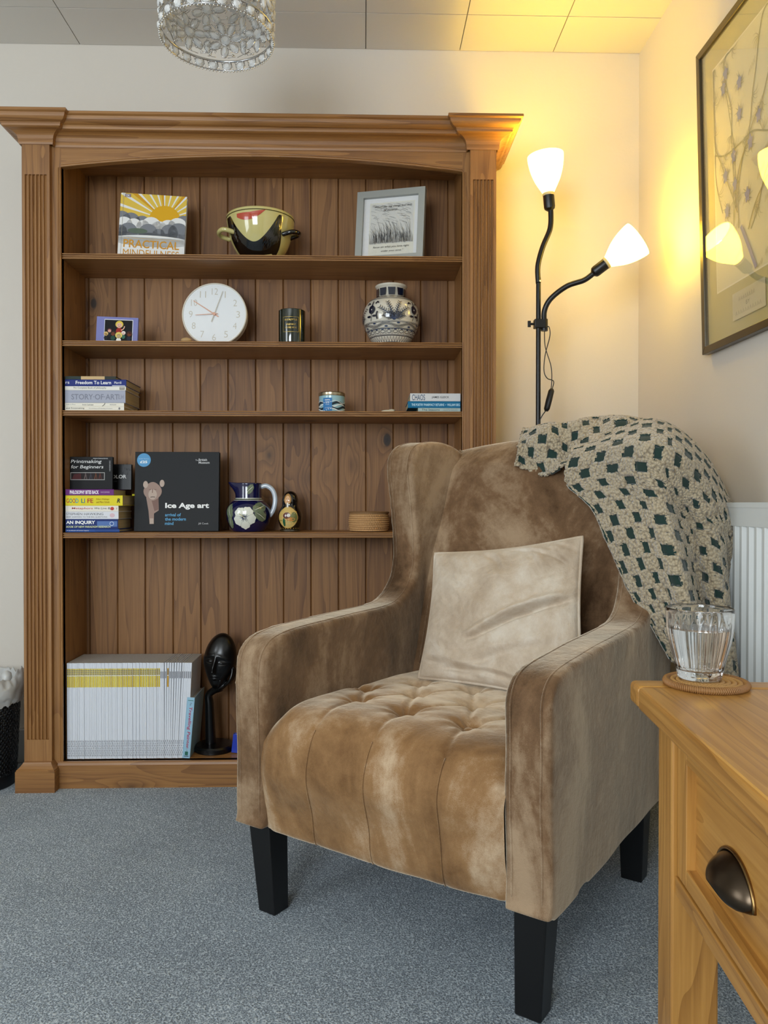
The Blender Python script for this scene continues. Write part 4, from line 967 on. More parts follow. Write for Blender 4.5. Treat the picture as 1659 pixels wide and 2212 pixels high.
# back
def yb(z): return .585 + .31 * (z - .41)
poly = [(yb(.24), .24)]
for z_ in np.linspace(.24, 1.0, 12)[1:]: poly.append((yb(z_), z_))
poly += [(.792, 1.035), (.815, 1.055), (.85, 1.062), (.885, 1.048), (.90, 1.01)] + [(.90 - .17 * k / 8, 1.0 - .78 * k / 8) for k in range(1, 9)] + [(.69, .21)]
mb = MB(); mb.prism(poly, 0, -.300, .300); o = back_o = mb.build('backrest', gold_velvet, ac)
md = o.modifiers.new('r', 'REMESH'); md.mode = 'VOXEL'; md.voxel_size = .009; sm = o.modifiers.new('s', 'SMOOTH'); sm.factor = .6; sm.iterations = 10; modified(o)
def fn(a):
    x, y, z = a[:, 0], a[:, 1], a[:, 2]; front = np.clip((.74 - (y - .31 * (z - .41))) / .12, 0, 1); u = np.clip(x / .3, -1, 1)
    a[:, 1] = y - front * .022 * (1 - u ** 2) * np.clip((z - .4) / .3, 0, 1) + front * .02 * (z > 1.0) * (z - 1.0) / .06
    top = np.clip((z - .85) / .2, 0, 1); a[:, 2] = z + .028 * (1 - u ** 2) * top; return a
setco(o.data, fn); o.data.materials.clear(); o.data.materials.append(gold_velvet); o.data.polygons.foreach_set('use_smooth', [True] * len(o.data.polygons))
for sgn in (-1, 1):
    pts = [(sgn * (.262 - .012 * sstep(z_, .8, 1.05)), yb(z_) - .003, z_) for z_ in np.linspace(.46, 1.0, 14)] + [(sgn * .249, .785, 1.045), (sgn * .25, .81, 1.062)]
    MB().tube(crom(pts, 3), .0024, 8).build('back_piping', gold_velvet, back_o, smooth=True)
# seat with buttoned top running over the front into the apron
sp = [(.66, .440), (.50, .448), (.34, .456), (.20, .462), (.10, .460), (.045, .447), (.010, .420), (-.008, .385), (-.012, .345), (-.008, .30), (.0, .25), (.006, .212), (.012, .198), (.03, .195), (.12, .197), (.66, .20)]
sc_ = crom([Vector((a, b)) for a, b in sp], 14); cum = [0]
for i in range(1, len(sc_)): cum.append(cum[-1] + (sc_[i] - sc_[i - 1]).length)
TL = cum[-1]
def spt(s):
    s *= TL; lo, hi = 0, len(cum) - 1
    while hi - lo > 1:
        m_ = (lo + hi) // 2
        if cum[m_] <= s: lo = m_
        else: hi = m_
    k = (s - cum[lo]) / max(1e-9, cum[hi] - cum[lo]); P = sc_[lo].lerp(sc_[hi], k); d = (sc_[hi] - sc_[lo]).normalized(); return P, Vector((d.y, -d.x)) * -1
# arc position of rows of buttons (s measured from the back)
def s_of_y(y): return next(cum[i] for i in range(len(sc_)) if sc_[i].x <= y)
buttons = [(-.165, s_of_y(.185)), (-.015, s_of_y(.15)), (.135, s_of_y(.145)), (-.085, s_of_y(.30)), (.072, s_of_y(.29)), (-.225, s_of_y(.30)), (.225, s_of_y(.29)), (-.15, s_of_y(.43)), (0.0, s_of_y(.43)), (.15, s_of_y(.43))]
seams = [-.149, -.004, .158]
s_front = s_of_y(.03)
def disp(x, s):
    h = 0.0
    for bx, bs in buttons:
        dx, ds = x - bx, s - bs; r2 = dx * dx + ds * ds
        h -= .019 * math.exp(-r2 / .0006) + .007 * math.exp(-r2 / .005)
        if r2 < .012:                                            # pleats radiating from the button
            an = math.atan2(ds, dx); h += .0028 * math.cos(7 * an + bx * 9) * math.exp(-r2 / .0035) * (1 - math.exp(-r2 / .0002))
    if s < s_front + .36:
        for q, (bx, bs) in zip(seams, ((-.165, buttons[0][1]), (-.015, buttons[1][1]), (.135, buttons[2][1]))):
            if s > bs:
                k = sstep(s, bs, s_front + .05); cx_ = bx + (q - bx) * k; w = abs(x - cx_)
                h -= (.006 * (1 - .75 * k)) * math.exp(-(w / .007) ** 2) + .002 * (1 - k * .9) * math.exp(-(w / .03) ** 2)
        for i, (ax, ay) in enumerate(((0, 3), (1, 3), (1, 4), (2, 4), (3, 7), (3, 8), (4, 8), (4, 9), (0, 5), (2, 6))):
            (x0_, s0_), (x1_, s1_) = buttons[ax], buttons[ay]; dx, ds = x1_ - x0_, s1_ - s0_; L2 = dx * dx + ds * ds
            tt = ((x - x0_) * dx + (s - s0_) * ds) / L2
            if 0 < tt < 1: dd_ = abs((x - x0_) * ds - (s - s0_) * dx) / math.sqrt(L2); h -= .006 * math.exp(-(dd_ / .007) ** 2)
    # soft rumples of the apron
    k = sstep(s, s_front, s_front + .12) * (1 - sstep(s, s_front + .26, s_front + .32))
    h += .0012 * k * math.sin(x * 38 + 2 * math.sin(s * 30)) + .0022 * k * math.sin(s * 45 + x * 6)
    h += .0035 * mnoise.noise(Vector((x * 9, s * 9, 3.0))) * (1 - sstep(s, s_front + .3, s_front + .36))
    return h
def seat_pt(u, v_):
    x = -.2845 + .569 * u; P, nn = spt(v_); s = v_ * TL; edge = min(u, 1 - u) * .569
    kf = sstep(s, s_front - .03, s_front + .07); roll = -.020 * (1 - kf) * (1 - sstep(edge, 0, .045)) ** 2 - .004 * kf * (1 - sstep(edge, 0, .02))
    crown = .012 * (1 - (2 * u - 1) ** 2) * (1 - sstep(s, s_front - .02, s_front + .08))
    bulge = .012 * (1 - (2 * u - 1) ** 2) * math.exp(-((s - s_front - .10) / .10) ** 2)
    d = disp(x, s) + roll + crown + bulge
    return (x, P.x + nn.x * d, P.y + nn.y * d)
P0, n0 = spt(.1); SG = 1 if n0.y > 0 else -1
_sp = spt
def spt(s): P, nn = _sp(s); return P, nn * SG
mb = MB(); mb.grid(seat_pt, 190, 330); seat_o = mb.build('seat', seat_velvet_lit, ac, smooth=True)
for bx, bs in buttons:
    P, nn = spt(bs / TL); pt = seat_pt((bx + .2845) / .569, bs / TL)
    MB().sphere((pt[0], pt[1], pt[2] + .003), .010, 14, 8, sc=(1, 1, .45)).build('button', seat_velvet_lit, seat_o, smooth=True)
for q in seams:
    pts = []
    for k in range(26):
        s = s_front + .015 + (.27) * k / 25; pt = seat_pt((q + .2845) / .569, s / TL); P, nn = spt(s / TL); pts.append((pt[0], pt[1] + nn.x * .0012, pt[2] + nn.y * .0012))
    MB().tube(pts, .0013, 6).build('seam', seat_velvet_lit, seat_o, smooth=True)
MB().box(-.30, .30, .03, .70, .196, .23).build('base_frame', black_mat, ac)
for sx_, y0, back in ((-1, .02, 0), (1, .02, 0), (-1, .60, 1), (1, .60, 1)):
    mb = MB(); to, ti = .352 * sx_, .290 * sx_; bo, bi = .328 * sx_, .280 * sx_
    if sx_ > 0: bo, bi = .338, .288
    rake = .03 if back else .008
    T = [(to, y0), (ti, y0), (ti, y0 + .062), (to, y0 + .062)]; B = [(bo, y0 + rake), (bi, y0 + rake), (bi, y0 + rake + .046), (bo, y0 + rake + .046)]
    mb.add([(a, b, 0.0) for a, b in B] + [(a, b, .205) for a, b in T], [(0, 1, 2, 3), (4, 5, 6, 7), (0, 1, 5, 4), (1, 2, 6, 5), (2, 3, 7, 6), (3, 0, 4, 7)])
    lg = mb.build('leg', leg_m, ac, bevel=.003)

# ------------------------------------------------------------------ cushion
cu = thing('cushion', 'beige velvet cushion leaning against the armchair back', 'cushion', CH_O, (0, 0, CH_A))
cTL = only(940, 1196, .600); cTR = only(1258, 1160, .600); cBL = only(905, 1482, .460); cBR = only(1264, 1530, .415)
cBR.z = max(cBR.z, .453); cBL.z = max(cBL.z, .456)
nC = (cTR - cTL).cross(cBL - cTL).normalized()
if nC.y > 0: nC = -nC
folds = [((.55, .97), (.98, .80), .008, .014), ((.70, .99), (.99, .90), .006, .012), ((.40, .30), (1.0, .60), .030, .020), ((.30, .05), (.85, .30), .008, .028), ((.02, .12), (.45, .0), .012, .03), ((.35, .98), (.55, .78), .006, .02), ((.62, .97), (.80, .74), .006, .02), ((.8, .95), (.98, .70), .007, .022), ((.5, .55), (.98, .82), .005, .05), ((.12, .06), (.75, .03), .010, .018)]
def cush(u, v_, front):
    e = .035
    uu, vv = u, v_
    base = cBL.lerp(cBR, uu).lerp(cTL.lerp(cTR, uu), vv)
    # sides draw in between the corners
    pin = math.sin(PI * vv) * (2 * uu - 1) * -.012; pin2 = math.sin(PI * uu) * (2 * vv - 1) * -.012
    base = base + (cTR - cTL).normalized() * pin + (cTL - cBL).normalized() * pin2
    th = .062 * (max(0, math.sin(PI * uu)) ** .42) * (max(0, math.sin(PI * vv)) ** .42)
    h = 0
    if front:
        for (a, b), (c, d), dep, wd in folds:
            dx, dy = (c - a), (d - b); L2 = dx * dx + dy * dy; tt = ((uu - a) * dx + (vv - b) * dy) / L2; tc_ = min(1, max(0, tt))
            bow = .03 * math.sin(PI * tc_); dist = ((uu - a) * dy - (vv - b) * dx) / math.sqrt(L2) + bow
            if -.1 < tt < 1.1:
                env = math.sin(PI * min(1, max(0, (tt + .1) / 1.2))) ** .6
                h -= dep * env * math.exp(-(dist / wd) ** 2) ; h += dep * .55 * env * math.exp(-((dist + wd * 1.6) / (wd * 1.3)) ** 2)
        h += .005 * mnoise.noise(Vector((uu * 6, vv * 6, 1))) + .002 * mnoise.noise(Vector((uu * 22 + vv * 8, vv * 14, 5)))
        h *= min(1, 12 * min(uu, 1 - uu, vv, 1 - vv))
        return base + nC * (th + h)
    return base - nC * th * .75
mb = MB(); mb.grid(lambda u, v_: cush(u, v_, True), 150, 120); mb.build('front', pillow_velvet, cu, smooth=True)
mb = MB(); mb.grid(lambda u, v_: cush(u, v_, False), 60, 50); mb.build('back', pillow_velvet, cu, smooth=True)
ring_ = [cush(i / 40, 1, False) for i in range(41)] + [cush(1, 1 - i / 40, False) for i in range(1, 41)] + [cush(1 - i / 40, 0, False) for i in range(1, 41)] + [cush(0, i / 40, False) for i in range(1, 40)]
MB().tube(ring_, .0042, 8, closed=True).build('piping', pillow_velvet, cu, smooth=True)

# ------------------------------------------------------------------ fleece throw
th_o = thing('throw', 'beige fleece throw with dark green squares draped over the armchair wing', 'throw', CH_O, (0, 0, CH_A))
yarn = mat('cream_fleece', '#b3a287', 0.95, Sheen_Weight=0.5); tt_ = NT(yarn); tc = tt_.new('ShaderNodeTexCoord')
vo = tt_.new('ShaderNodeTexVoronoi'); vo.inputs['Scale'].default_value = 150; tt_.link(tc.outputs['Object'], vo.inputs['Vector'])
tt_.link(tt_.ramp(vo.outputs['Distance'], [(0.0, '#c6b79c'), (0.5, '#b3a386'), (0.9, '#7c6e58')]), tt_.b.inputs['Base Color']); tt_.bump(tt_.math('SUBTRACT', 1.0, vo.outputs['Distance']), .8, .006)
green = mat('green_fleece', '#14302a', 0.95, Sheen_Weight=0.25)
def cat2(rows, u, v):
    """smooth surface through a table of points"""
    R = len(rows); Cc = len(rows[0])
    def cr(a, b, c, d, t): return 0.5 * ((2 * b) + (c - a) * t + (2 * a - 5 * b + 4 * c - d) * t * t + (3 * b - a - 3 * c + d) * t ** 3)
    y = v * (R - 1); j = min(int(y), R - 2); ty = y - j; x = u * (Cc - 1); i = min(int(x), Cc - 2); tx = x - i
    col = []
    for jj in (max(j - 1, 0), j, j + 1, min(j + 2, R - 1)):
        r = rows[jj]; col.append(cr(r[max(i - 1, 0)], r[i], r[i + 1], r[min(i + 2, Cc - 1)], tx))
    return cr(*col, ty)
def cloth(name, rows, nu, nv, WU, WV, foldfn, cell=.0325, amp=.0060, thick=.006):
    A = np.array([[cat2(rows, i / nu, j / nv)[:] for j in range(nv + 1)] for i in range(nu + 1)])
    for i in range(nu + 1):
        for j in range(nv + 1):
            f = foldfn(i / nu, j / nv)
            if f is not None: A[i, j] += f
    du = np.gradient(A, axis=0); dv = np.gradient(A, axis=1); N = np.cross(du, dv); N /= np.linalg.norm(N, axis=2, keepdims=True) + 1e-9
    if N[nu // 2, nv // 2, 1] > 0: N = -N
    def soft(M):
        for _ in range(25):
            B = M.copy(); B[1:-1, 1:-1] = (M[:-2, 1:-1] + M[2:, 1:-1] + M[1:-1, :-2] + M[1:-1, 2:]) / 4; B[:, 0] = B[:, 1]; B[:, -1] = B[:, -2]; B[-1] = B[-2]; M = B
        return M
    LU = np.zeros((nu + 1, nv + 1)); LU[1:] = np.cumsum(np.linalg.norm(np.diff(A, axis=0), axis=2), axis=0)
    LV = np.zeros((nu + 1, nv + 1)); LV[:, 1:] = np.cumsum(np.linalg.norm(np.diff(A, axis=1), axis=2), axis=1)
    LU = np.repeat(LU.mean(axis=1)[:, None], nv + 1, axis=1); LV = np.repeat(LV.mean(axis=0)[None, :], nu + 1, axis=0)
    mi = np.zeros((nu + 1, nv + 1), int); H = np.zeros((nu + 1, nv + 1))
    for i in range(nu + 1):
        for j in range(nv + 1):
            a, b = LU[i, j], LV[i, j]; ca, cb = a / cell, b / cell; ia, ib = math.floor(ca), math.floor(cb); fa, fb = ca - ia - .5, cb - ib - .5
            jit = .05 * mnoise.noise(Vector((a * 120, b * 120, 0)))
            m_ = max(abs(fa), abs(fb)) + jit
            if (ia + ib) % 2 == 0 and m_ < .435: mi[i, j] = 1; H[i, j] = 0
            else:
                # tufts: short ridges running across the bands
                lump = .5 + .5 * math.sin((a if (ia + ib) % 4 < 2 else b) * 2 * PI / .0075 + 2 * mnoise.noise(Vector((a * 60, b * 60, 2)))) * math.cos((b if (ia + ib) % 4 < 2 else a) * 2 * PI / .017)
                H[i, j] = amp * (.55 + .45 * lump) + .002 * mnoise.noise(Vector((a * 300, b * 300, 7)))
    for _ in range(1):
        Hs = H.copy(); Hs[1:-1, 1:-1] = (H[1:-1, 1:-1] * 2 + H[:-2, 1:-1] + H[2:, 1:-1] + H[1:-1, :-2] + H[1:-1, 2:]) / 6; H = Hs
    A = A + N * H[:, :, None]
    V = [tuple(A[i, j]) for i in range(nu + 1) for j in range(nv + 1)]
    mb = MB(); mb.v = V
    for i in range(nu):
        for j in range(nv):
            k = i * (nv + 1) + j; mb.f.append((k, k + nv + 1, k + nv + 2, k + 1)); mb.mi.append(int(mi[i, j] + mi[i + 1, j] + mi[i, j + 1] + mi[i + 1, j + 1] >= 2))
    o = mb.build(name, [yarn, green], th_o, smooth=True, recalc=False)
    md = o.modifiers.new('t', 'SOLIDIFY'); md.thickness = thick; md.offset = -1 if N[nu // 2, nv // 2, 1] < 0 else 1
    return o, A
# lower flap: falls over the wing and down the outside of the chair
R1 = [
 [(1262, 1010, .90), (1320, 990, .92), (1365, 960, .96), (1405, 950, .99), (1450, 965, 1.02), (1500, 1000, 1.05), (1545, 1050, 1.07), (1576, 1120, 1.07)],
 [(1246, 972, .76), (1300, 958, .76), (1350, 930, .76), (1400, 912, .76), (1450, 926, .78), (1500, 966, .83), (1543, 1025, .88), (1575, 1095, .92)],
 [(1236, 985, .69), (1288, 972, .655), (1340, 960, .605), (1395, 952, .57), (1450, 965, .585), (1500, 1005, .64), (1540, 1060, .71), (1574, 1130, .79)],
 [(1228, 1042, .675), (1278, 1030, .64), (1330, 1020, .60), (1390, 1018, .565), (1446, 1035, .57), (1498, 1065, .62), (1540, 1110, .69), (1574, 1180, .76)],
 [(1284, 1098, .635), (1325, 1090, .605), (1370, 1085, .585), (1415, 1090, .575), (1462, 1105, .61), (1510, 1130, .66), (1552, 1165, .72), (1575, 1230, .75)],
 [(1322, 1180, .615), (1358, 1175, .585), (1397, 1170, .565), (1438, 1175, .56), (1480, 1185, .60), (1520, 1205, .66), (1556, 1235, .72), (1576, 1290, .75)],
 [(1370, 1285, .60), (1400, 1278, .575), (1430, 1272, .56), (1463, 1275, .56), (1498, 1282, .60), (1530, 1295, .66), (1562, 1310, .72), (1578, 1350, .75)],
 [(1412, 1350, .58), (1436, 1350, .57), (1460, 1352, .56), (1486, 1358, .56), (1514, 1362, .60), (1542, 1370, .66), (1570, 1380, .72), (1580, 1410, .75)],
 [(1452, 1425, .57), (1470, 1435, .57), (1488, 1445, .56), (1508, 1452, .57), (1532, 1460, .60), (1556, 1465, .66), (1578, 1470, .72), (1584, 1480, .75)]]
rows1 = [[only(*q) for q in r] for r in R1]
fd = Vector((.35, -.94, 0)).normalized()
def folds1(u, v_):
    k = sstep(v_, .22, .75); w = sstep(u, .30, .5)
    q_ = math.sin(2 * PI * (u * 2.7 + .18 * math.sin(v_ * 3)) - .6); f = .042 * (1 - 2 * abs(q_) ** .8 if False else math.copysign(abs(q_) ** .75, q_)) * k * w
    f += .010 * math.sin(2 * PI * (u * 2.1 + v_ * .6)) * sstep(v_, .1, .3) * (1 - k) 
    return np.array((fd.x * f, fd.y * f, 0.0))
o1, A1 = cloth('draped_flap', rows1, 300, 330, .66, .66, folds1)
# upper roll lying along the top of the back
R2 = [
 [(1135, 975, .95), (1185, 985, .96), (1235, 985, .97), (1290, 980, .98), (1345, 970, 1.0), (1400, 965, 1.02)],
 [(1131, 938, .86), (1180, 930, .86), (1230, 934, .86), (1285, 918, .87), (1330, 905, .87), (1390, 918, .90)],
 [(1126, 932, .80), (1178, 922, .79), (1232, 926, .79), (1286, 910, .80), (1335, 908, .80), (1398, 925, .84)],
 [(1122, 958, .765), (1176, 955, .755), (1232, 962, .75), (1290, 950, .75), (1340, 945, .76), (1398, 950, .80)],
 [(1117, 985, .745), (1170, 990, .735), (1234, 998, .725), (1292, 982, .725), (1340, 972, .74), (1396, 975, .78)],
 [(1114, 1003, .735), (1180, 1026, .725), (1238, 1016, .71), (1295, 1010, .71), (1340, 1000, .73), (1394, 1000, .77)]]
rows2 = [[only(*q) for q in r] for r in R2]
def folds2(u, v_):
    f = .012 * math.sin(2 * PI * (v_ * 1.6 + u * 1.7)) + .008 * math.sin(2 * PI * (u * 3.2 - v_ * .8)) * sstep(v_, .2, .6)
    return np.array((fd.x * f, fd.y * f, f * .5))
o2, A2 = cloth('top_roll', rows2, 230, 150, .44, .26, folds2)
# zip along the left edge of the flap
zp = [Vector(A1[0, j]) + Vector((-.004, -.004, 0)) for j in range(128, 331, 3)]
mb = MB()
for i in range(len(zp) * 3 - 3):
    k = i / 3; a = zp[int(k)].lerp(zp[min(int(k) + 1, len(zp) - 1)], k - int(k)); mb.sphere((0, 0, 0), .0017, 5, 3, sc=(1, 1, .55)); 
    for q in range(len(mb.v) - 20, len(mb.v)): mb.v[q] = (mb.v[q][0] + a.x, mb.v[q][1] + a.y, mb.v[q][2] + a.z)
o = mb.build('zip_teeth', mat('zip_silver', '#d8d8d4', 0.3, 0.6), th_o, smooth=True); o['label'] = 'silver zip along the edge'
MB().tube([q + Vector((.006, .001, 0)) for q in zp], .005, 6, flat=.4).build('zip_tape', green, th_o, smooth=True)

# ================================================================== FLOOR LAMP
LY = 2.42
lp = thing('floor_lamp', 'black two-headed floor lamp with lit white glass shades in the corner', 'lamp', (atY(1163, 700, LY).x, LY, 0))
ox = lp.location.x; lb = mat('lamp_black', '#0d0d0e', 0.35)
MB().lathe([(.12, 0), (.125, .004), (.125, .014), (.10, .02), (.02, .026), (.0005, .027)], 48).build('base', lb, lp, smooth='auto')
MB().tube([(0, 0, .02), (0, 0, 1.615)], .0075, 14).build('pole', lb, lp, smooth='auto')
for z_ in (atY(1163, 608, LY).z, atY(1163, 922, LY).z): MB().lathe([(.0079, -.003), (.0083, -.002), (.0083, .002), (.0079, .003)], 20, (0, 0, z_)).build('collar', chrome, lp)
def L(px, py, Y): q = atY(px, py, Y); return Vector((q.x - ox, q.y - LY, q.z))
g1 = crom([L(1163, 612, LY), L(1162, 575, LY), L(1172, 535, LY), L(1188, 495, LY), L(1190, 462, LY), L(1188, 445, LY)], 6)
g2 = crom([L(1176, 703, LY), L(1176, 672, LY - .01), L(1190, 645, LY - .02), L(1225, 618, LY - .035), L(1262, 605, LY - .05), L(1285, 588, LY - .06)], 6)
MB().tube(g1, .0085, 12).build('gooseneck', lb, lp, smooth=True); MB().tube(g2, .0085, 12).build('gooseneck', lb, lp, smooth=True)
MB().tube([L(1176, 715, LY), L(1176, 690, LY)], .011, 12).build('socket_tube', lb, lp, smooth='auto')
cl = atY(1168, 700, LY).z
o = MB().box(-.014, .022, -.012, .012, cl - .014, cl + .014).build('clamp', lb, lp, bevel=.002)
mb = MB(); mb.tube([(-.012, 0, cl), (-.026, 0, cl)], .004, 8); mb.box(-.034, -.024, -.002, .002, cl - .010, cl + .010); mb.build('clamp_screw', lb, lp, bevel=.001)
shade_m = bpy.data.materials.new('lit_glass_shade'); shade_m.use_nodes = True; nt = NT(shade_m); nt.b.inputs['Base Color'].default_value = (.9, .88, .8, 1)
nt.b.inputs['Emission Color'].default_value = (*LAMP_COL, 1); nt.b.inputs['Emission Strength'].default_value = SHADE_STRENGTH; nt.b.inputs['Roughness'].default_value = .3
cap_m = mat('lamp_cap_ring', '#c9b98a', 0.4)
def head(base, tip):
    """socket and tulip shade from base towards tip"""
    d = (tip - base); Lh = d.length; d.normalize(); R = Vector((0, 0, 1)).rotation_difference(d).to_matrix()
    def put(mb): mb.v = [tuple(base + R @ Vector(v_)) for v_ in mb.v]; return mb
    put(MB().lathe([(.009, -.012), (.016, -.006), (.0175, .0), (.0175, .034), (.015, .037)], 24)).build('lamp_socket', lb, lp, smooth='auto'); sock = COL.objects[-1]
    put(MB().lathe([(.017, .034), (.0185, .036), (.0185, .042), (.017, .044)], 24)).build('shade_ring', cap_m, sock, smooth='auto')
    pr = smooth_prof([(.016, .040), (.026, .058), (.040, .085), (.050, .115), (.0555, .145), (.0560, .160)], 5)
    Ls = (Lh - .040) / .120; pr = [(r, .040 + (z_ - .040) * Ls) for r, z_ in pr]; inner = [(max(.004, r - .003), z_) for r, z_ in pr[::-1]]
    o = put(MB().lathe(pr + inner, 40, cap0=False, cap1=False)).build('lamp_shade', shade_m, sock, smooth=True)
    bp_ = base + d * (.105 * Ls)
    put(MB().sphere((0, 0, .085), .019, 16, 10)).build('bulb', shade_m, sock, smooth=True)
    l = bpy.data.lights.new('lamp_bulb_light', 'POINT'); l.energy = BULB_W; l.color = LAMP_COL; l.shadow_soft_size = .02
    lo = bpy.data.objects.new('lamp_bulb_light', l); COL.objects.link(lo); lo.location = base + d * (.118 * Ls); lo.parent = lp
head(L(1187, 447, LY), L(1178, 336, LY - .005)); head(L(1287, 586, LY - .06), L(1378, 516, LY - .10))
mb = MB(); mb.tube(crom([L(1177, 716, LY - .012), L(1185, 705, LY - .015), L(1188, 725, LY - .015), L(1178, 765, LY - .015), L(1175, 800, LY - .015), L(1182, 817, LY - .015), L(1196, 824, LY - .015), L(1191, 845, LY - .015)], 6), .0016, 6)
mb.tube(crom([L(1176, 716, LY - .012), L(1178, 750, LY - .015), L(1190, 790, LY - .017), L(1192, 820, LY - .017), L(1190, 843, LY - .015)], 6), .0016, 6)
mb.tube(crom([L(1180, 886, LY - .015), L(1170, 900, LY - .012), L(1165, 915, LY - .010), L(1164, 960, LY - .009), L(1164, 1050, LY - .009)], 6), .0018, 6); mb.build('cable', lb, lp, smooth=True)
a, b = L(1192, 840, LY - .015), L(1180, 888, LY - .015); d = (b - a)
mb = MB(); mb.tube([a, a + d * .1, a + d * .5, a + d * .9, b], lambda s_: .009 + .007 * math.sin(PI * min(1, max(0, s_))) ** .5, 12, flat=.6); mb.build('switch', black_mat, lp, smooth=True)
mb = MB(); mb.sphere(tuple(a + d * .42 + Vector((0, -.010, 0))), .003, 8, 6); mb.build('switch_button', white, lp, smooth=True)

# ================================================================== PICTURE ON THE RIGHT WALL
z0, z1 = 1.322, 2.160; Yf, Yn = 2.150, 1.46
pf = thing('framed_picture', 'large bronze framed floral drawing in an olive mount on the right wall', 'picture', (WALL_X - .004, Yf, z0), (0, math.radians(-1.5), 0))
H_ = z1 - z0; Wp = Yf - Yn; bronze = mat('bronze_frame', '#5b5346', 0.32, 0.8); fw = .020; T_ = .020
mb = MB()
def PR(poly, x0_, x1_): mb.prism([(-u, v_) for u, v_ in poly], 0, x0_, x1_)
for poly in ([(0, 0), (Wp, 0), (Wp - fw, fw), (fw, fw)], [(0, H_), (Wp, H_), (Wp - fw, H_ - fw), (fw, H_ - fw)], [(0, 0), (0, H_), (fw, H_ - fw), (fw, fw)], [(Wp, 0), (Wp, H_), (Wp - fw, H_ - fw), (Wp - fw, fw)]): PR(poly, -T_, 0)
mb.build('frame', bronze, pf, bevel=.0012)
olive = mat('mount_olive', '#b9b07e', 0.8)
mb = MB(); mb.box(-.008, -.003, -Wp + fw, -fw, fw, H_ - fw); mb.build('mount_board', olive, pf)
p = Print(lambda u, v_, e: (-.008 - e, -u, v_), .00015)
ax0, az0, ax1, az1 = .078, .155, Wp - .078, H_ - .085
p.rect(ax0 - .004, az0 - .004, ax1 + .004, az1 + .004, C('#e5dfc4')); p.rect(ax0, az0, ax1, az1, C('#d9d2ad'))
rr = random.Random(21); st_ = C('#9b986f'); st2 = C('#7f88ac'); st3 = C('#b3ae88')
def inb(u, v_): return (min(max(u, ax0 + .004), ax1 - .004), min(max(v_, az0 + .004), az1 - .004))
for k in range(12):
    u, v_ = ax0 + .02 + (ax1 - ax0) * rr.random() * .9, az0 + .02 + (az1 - az0) * rr.random() * .3; pts = [(u, v_)]; an = rr.uniform(.9, 2.0)
    for q in range(9): an += rr.uniform(-.45, .45); u += .05 * math.cos(an); v_ += .065 * math.sin(an); pts.append(inb(u, v_))
    p.stroke(pts, .004, st_, n=4)
    for q in pts[1::2]:
        a0 = rr.uniform(0, 6.28)
        for m_ in range(4): a1 = a0 + m_ * .5; p.stroke([q, inb(q[0] + .02 * math.cos(a1), q[1] + .02 * math.sin(a1)), inb(q[0] + .032 * math.cos(a1 + .3), q[1] + .032 * math.sin(a1 + .3))], .003, st3, n=3, taper=True)
for k in range(20):
    u, v_ = ax0 + (ax1 - ax0) * (.04 + .92 * rr.random()), az0 + (az1 - az0) * (.04 + .92 * rr.random())
    p.blob(u, v_, lambda a: (.011 * (1 + .25 * math.sin(5 * a)), .017 * (1 + .25 * math.sin(5 * a))), st2, 22, 1, clip=(ax0, az0, ax1, az1))
    for m_ in range(8): a1 = m_ * PI / 4 + rr.random(); p.stroke([inb(u + .012 * math.cos(a1), v_ + .014 * math.sin(a1)), inb(u + .028 * math.cos(a1 + .3), v_ + .034 * math.sin(a1 + .3))], .0025, st_, n=2, taper=True)
for k in range(24):
    u, v_ = ax0 + (ax1 - ax0) * rr.random(), az0 + (az1 - az0) * rr.random()
    for m_ in range(5): p.stroke([inb(u + m_ * .007, v_ + m_ * .004), inb(u + m_ * .007 - .004, v_ + m_ * .004 - .014)], .002, st3, n=1)
p.stroke([inb(ax0 + .14, az0 + .13), inb(ax0 + .18, az0 + .06), inb(ax0 + .21, az0)], .012, st2)
p.rect(.165, .055, .33, .125, C('#cfc7a4')); p.rect(.168, .058, .327, .122, C('#d6cfae')); p.text('BY', .235, .083, .02, .010, C('#6f6848'))
for k in range(11):
    if k not in (0, 9, 10): p.stroke([(.188 + k * .0105, .100), (.191 + k * .0105, .111), (.194 + k * .0105, .100)], .0018, C('#6f6848'), False)
    p.stroke([(.182 + k * .012, .066), (.185 + k * .012, .076), (.189 + k * .012, .066)], .0018, C('#6f6848'), False)
p.build('artwork', pf)
mb = MB(); mb.box(-.0155, -.0145, -Wp + fw * .8, -fw * .8, fw * .8, H_ - fw * .8); mb.build('picture_glass', pane_mat('picture_pane', 1.6), pf)

# ================================================================== RADIATOR
rad_m = mat('radiator_enamel', '#d9dcda', 0.3)
XR = .87; Y1, Y0r = 1.832, .75; zt, zb_ = .905, .16
rd_o = thing('radiator', 'white ridged panel radiator on the right wall behind the glass', 'radiator', (WALL_X, Y1, zb_))
mb = MB(); prof = [(XR + .012, Y1 - .004)]; y = Y1 - .020; prof = [(XR + .0, Y1), (XR, Y1 - .014)]
while y > Y0r + .04:
    prof += [(XR + .0005, y), (XR + .007, y - .008), (XR + .007, y - .016), (XR + .0005, y - .024), (XR, y - .0333)]; y -= .0333
prof += [(XR, Y0r), (XR + .02, Y0r), (XR + .02, Y1)]
Hh = zt - zb_
mb.prism([(a - WALL_X, b - Y1) for a, b in prof], 2, .045, Hh - .055); 
mb.box(XR - WALL_X, XR + .02 - WALL_X, Y0r - Y1, 0, Hh - .055, Hh - .012); mb.box(XR - WALL_X, XR + .02 - WALL_X, Y0r - Y1, 0, 0, .045)
mb.build('front_panel', rad_m, rd_o, bevel=.002)
mb = MB(); mb.box(XR - WALL_X - .001, -.022, -.006, .0, .01, Hh); mb.box(XR - WALL_X - .001, -.022, Y0r - Y1, Y0r - Y1 + .006, .01, Hh); mb.build('end_cap', rad_m, rd_o, bevel=.002)
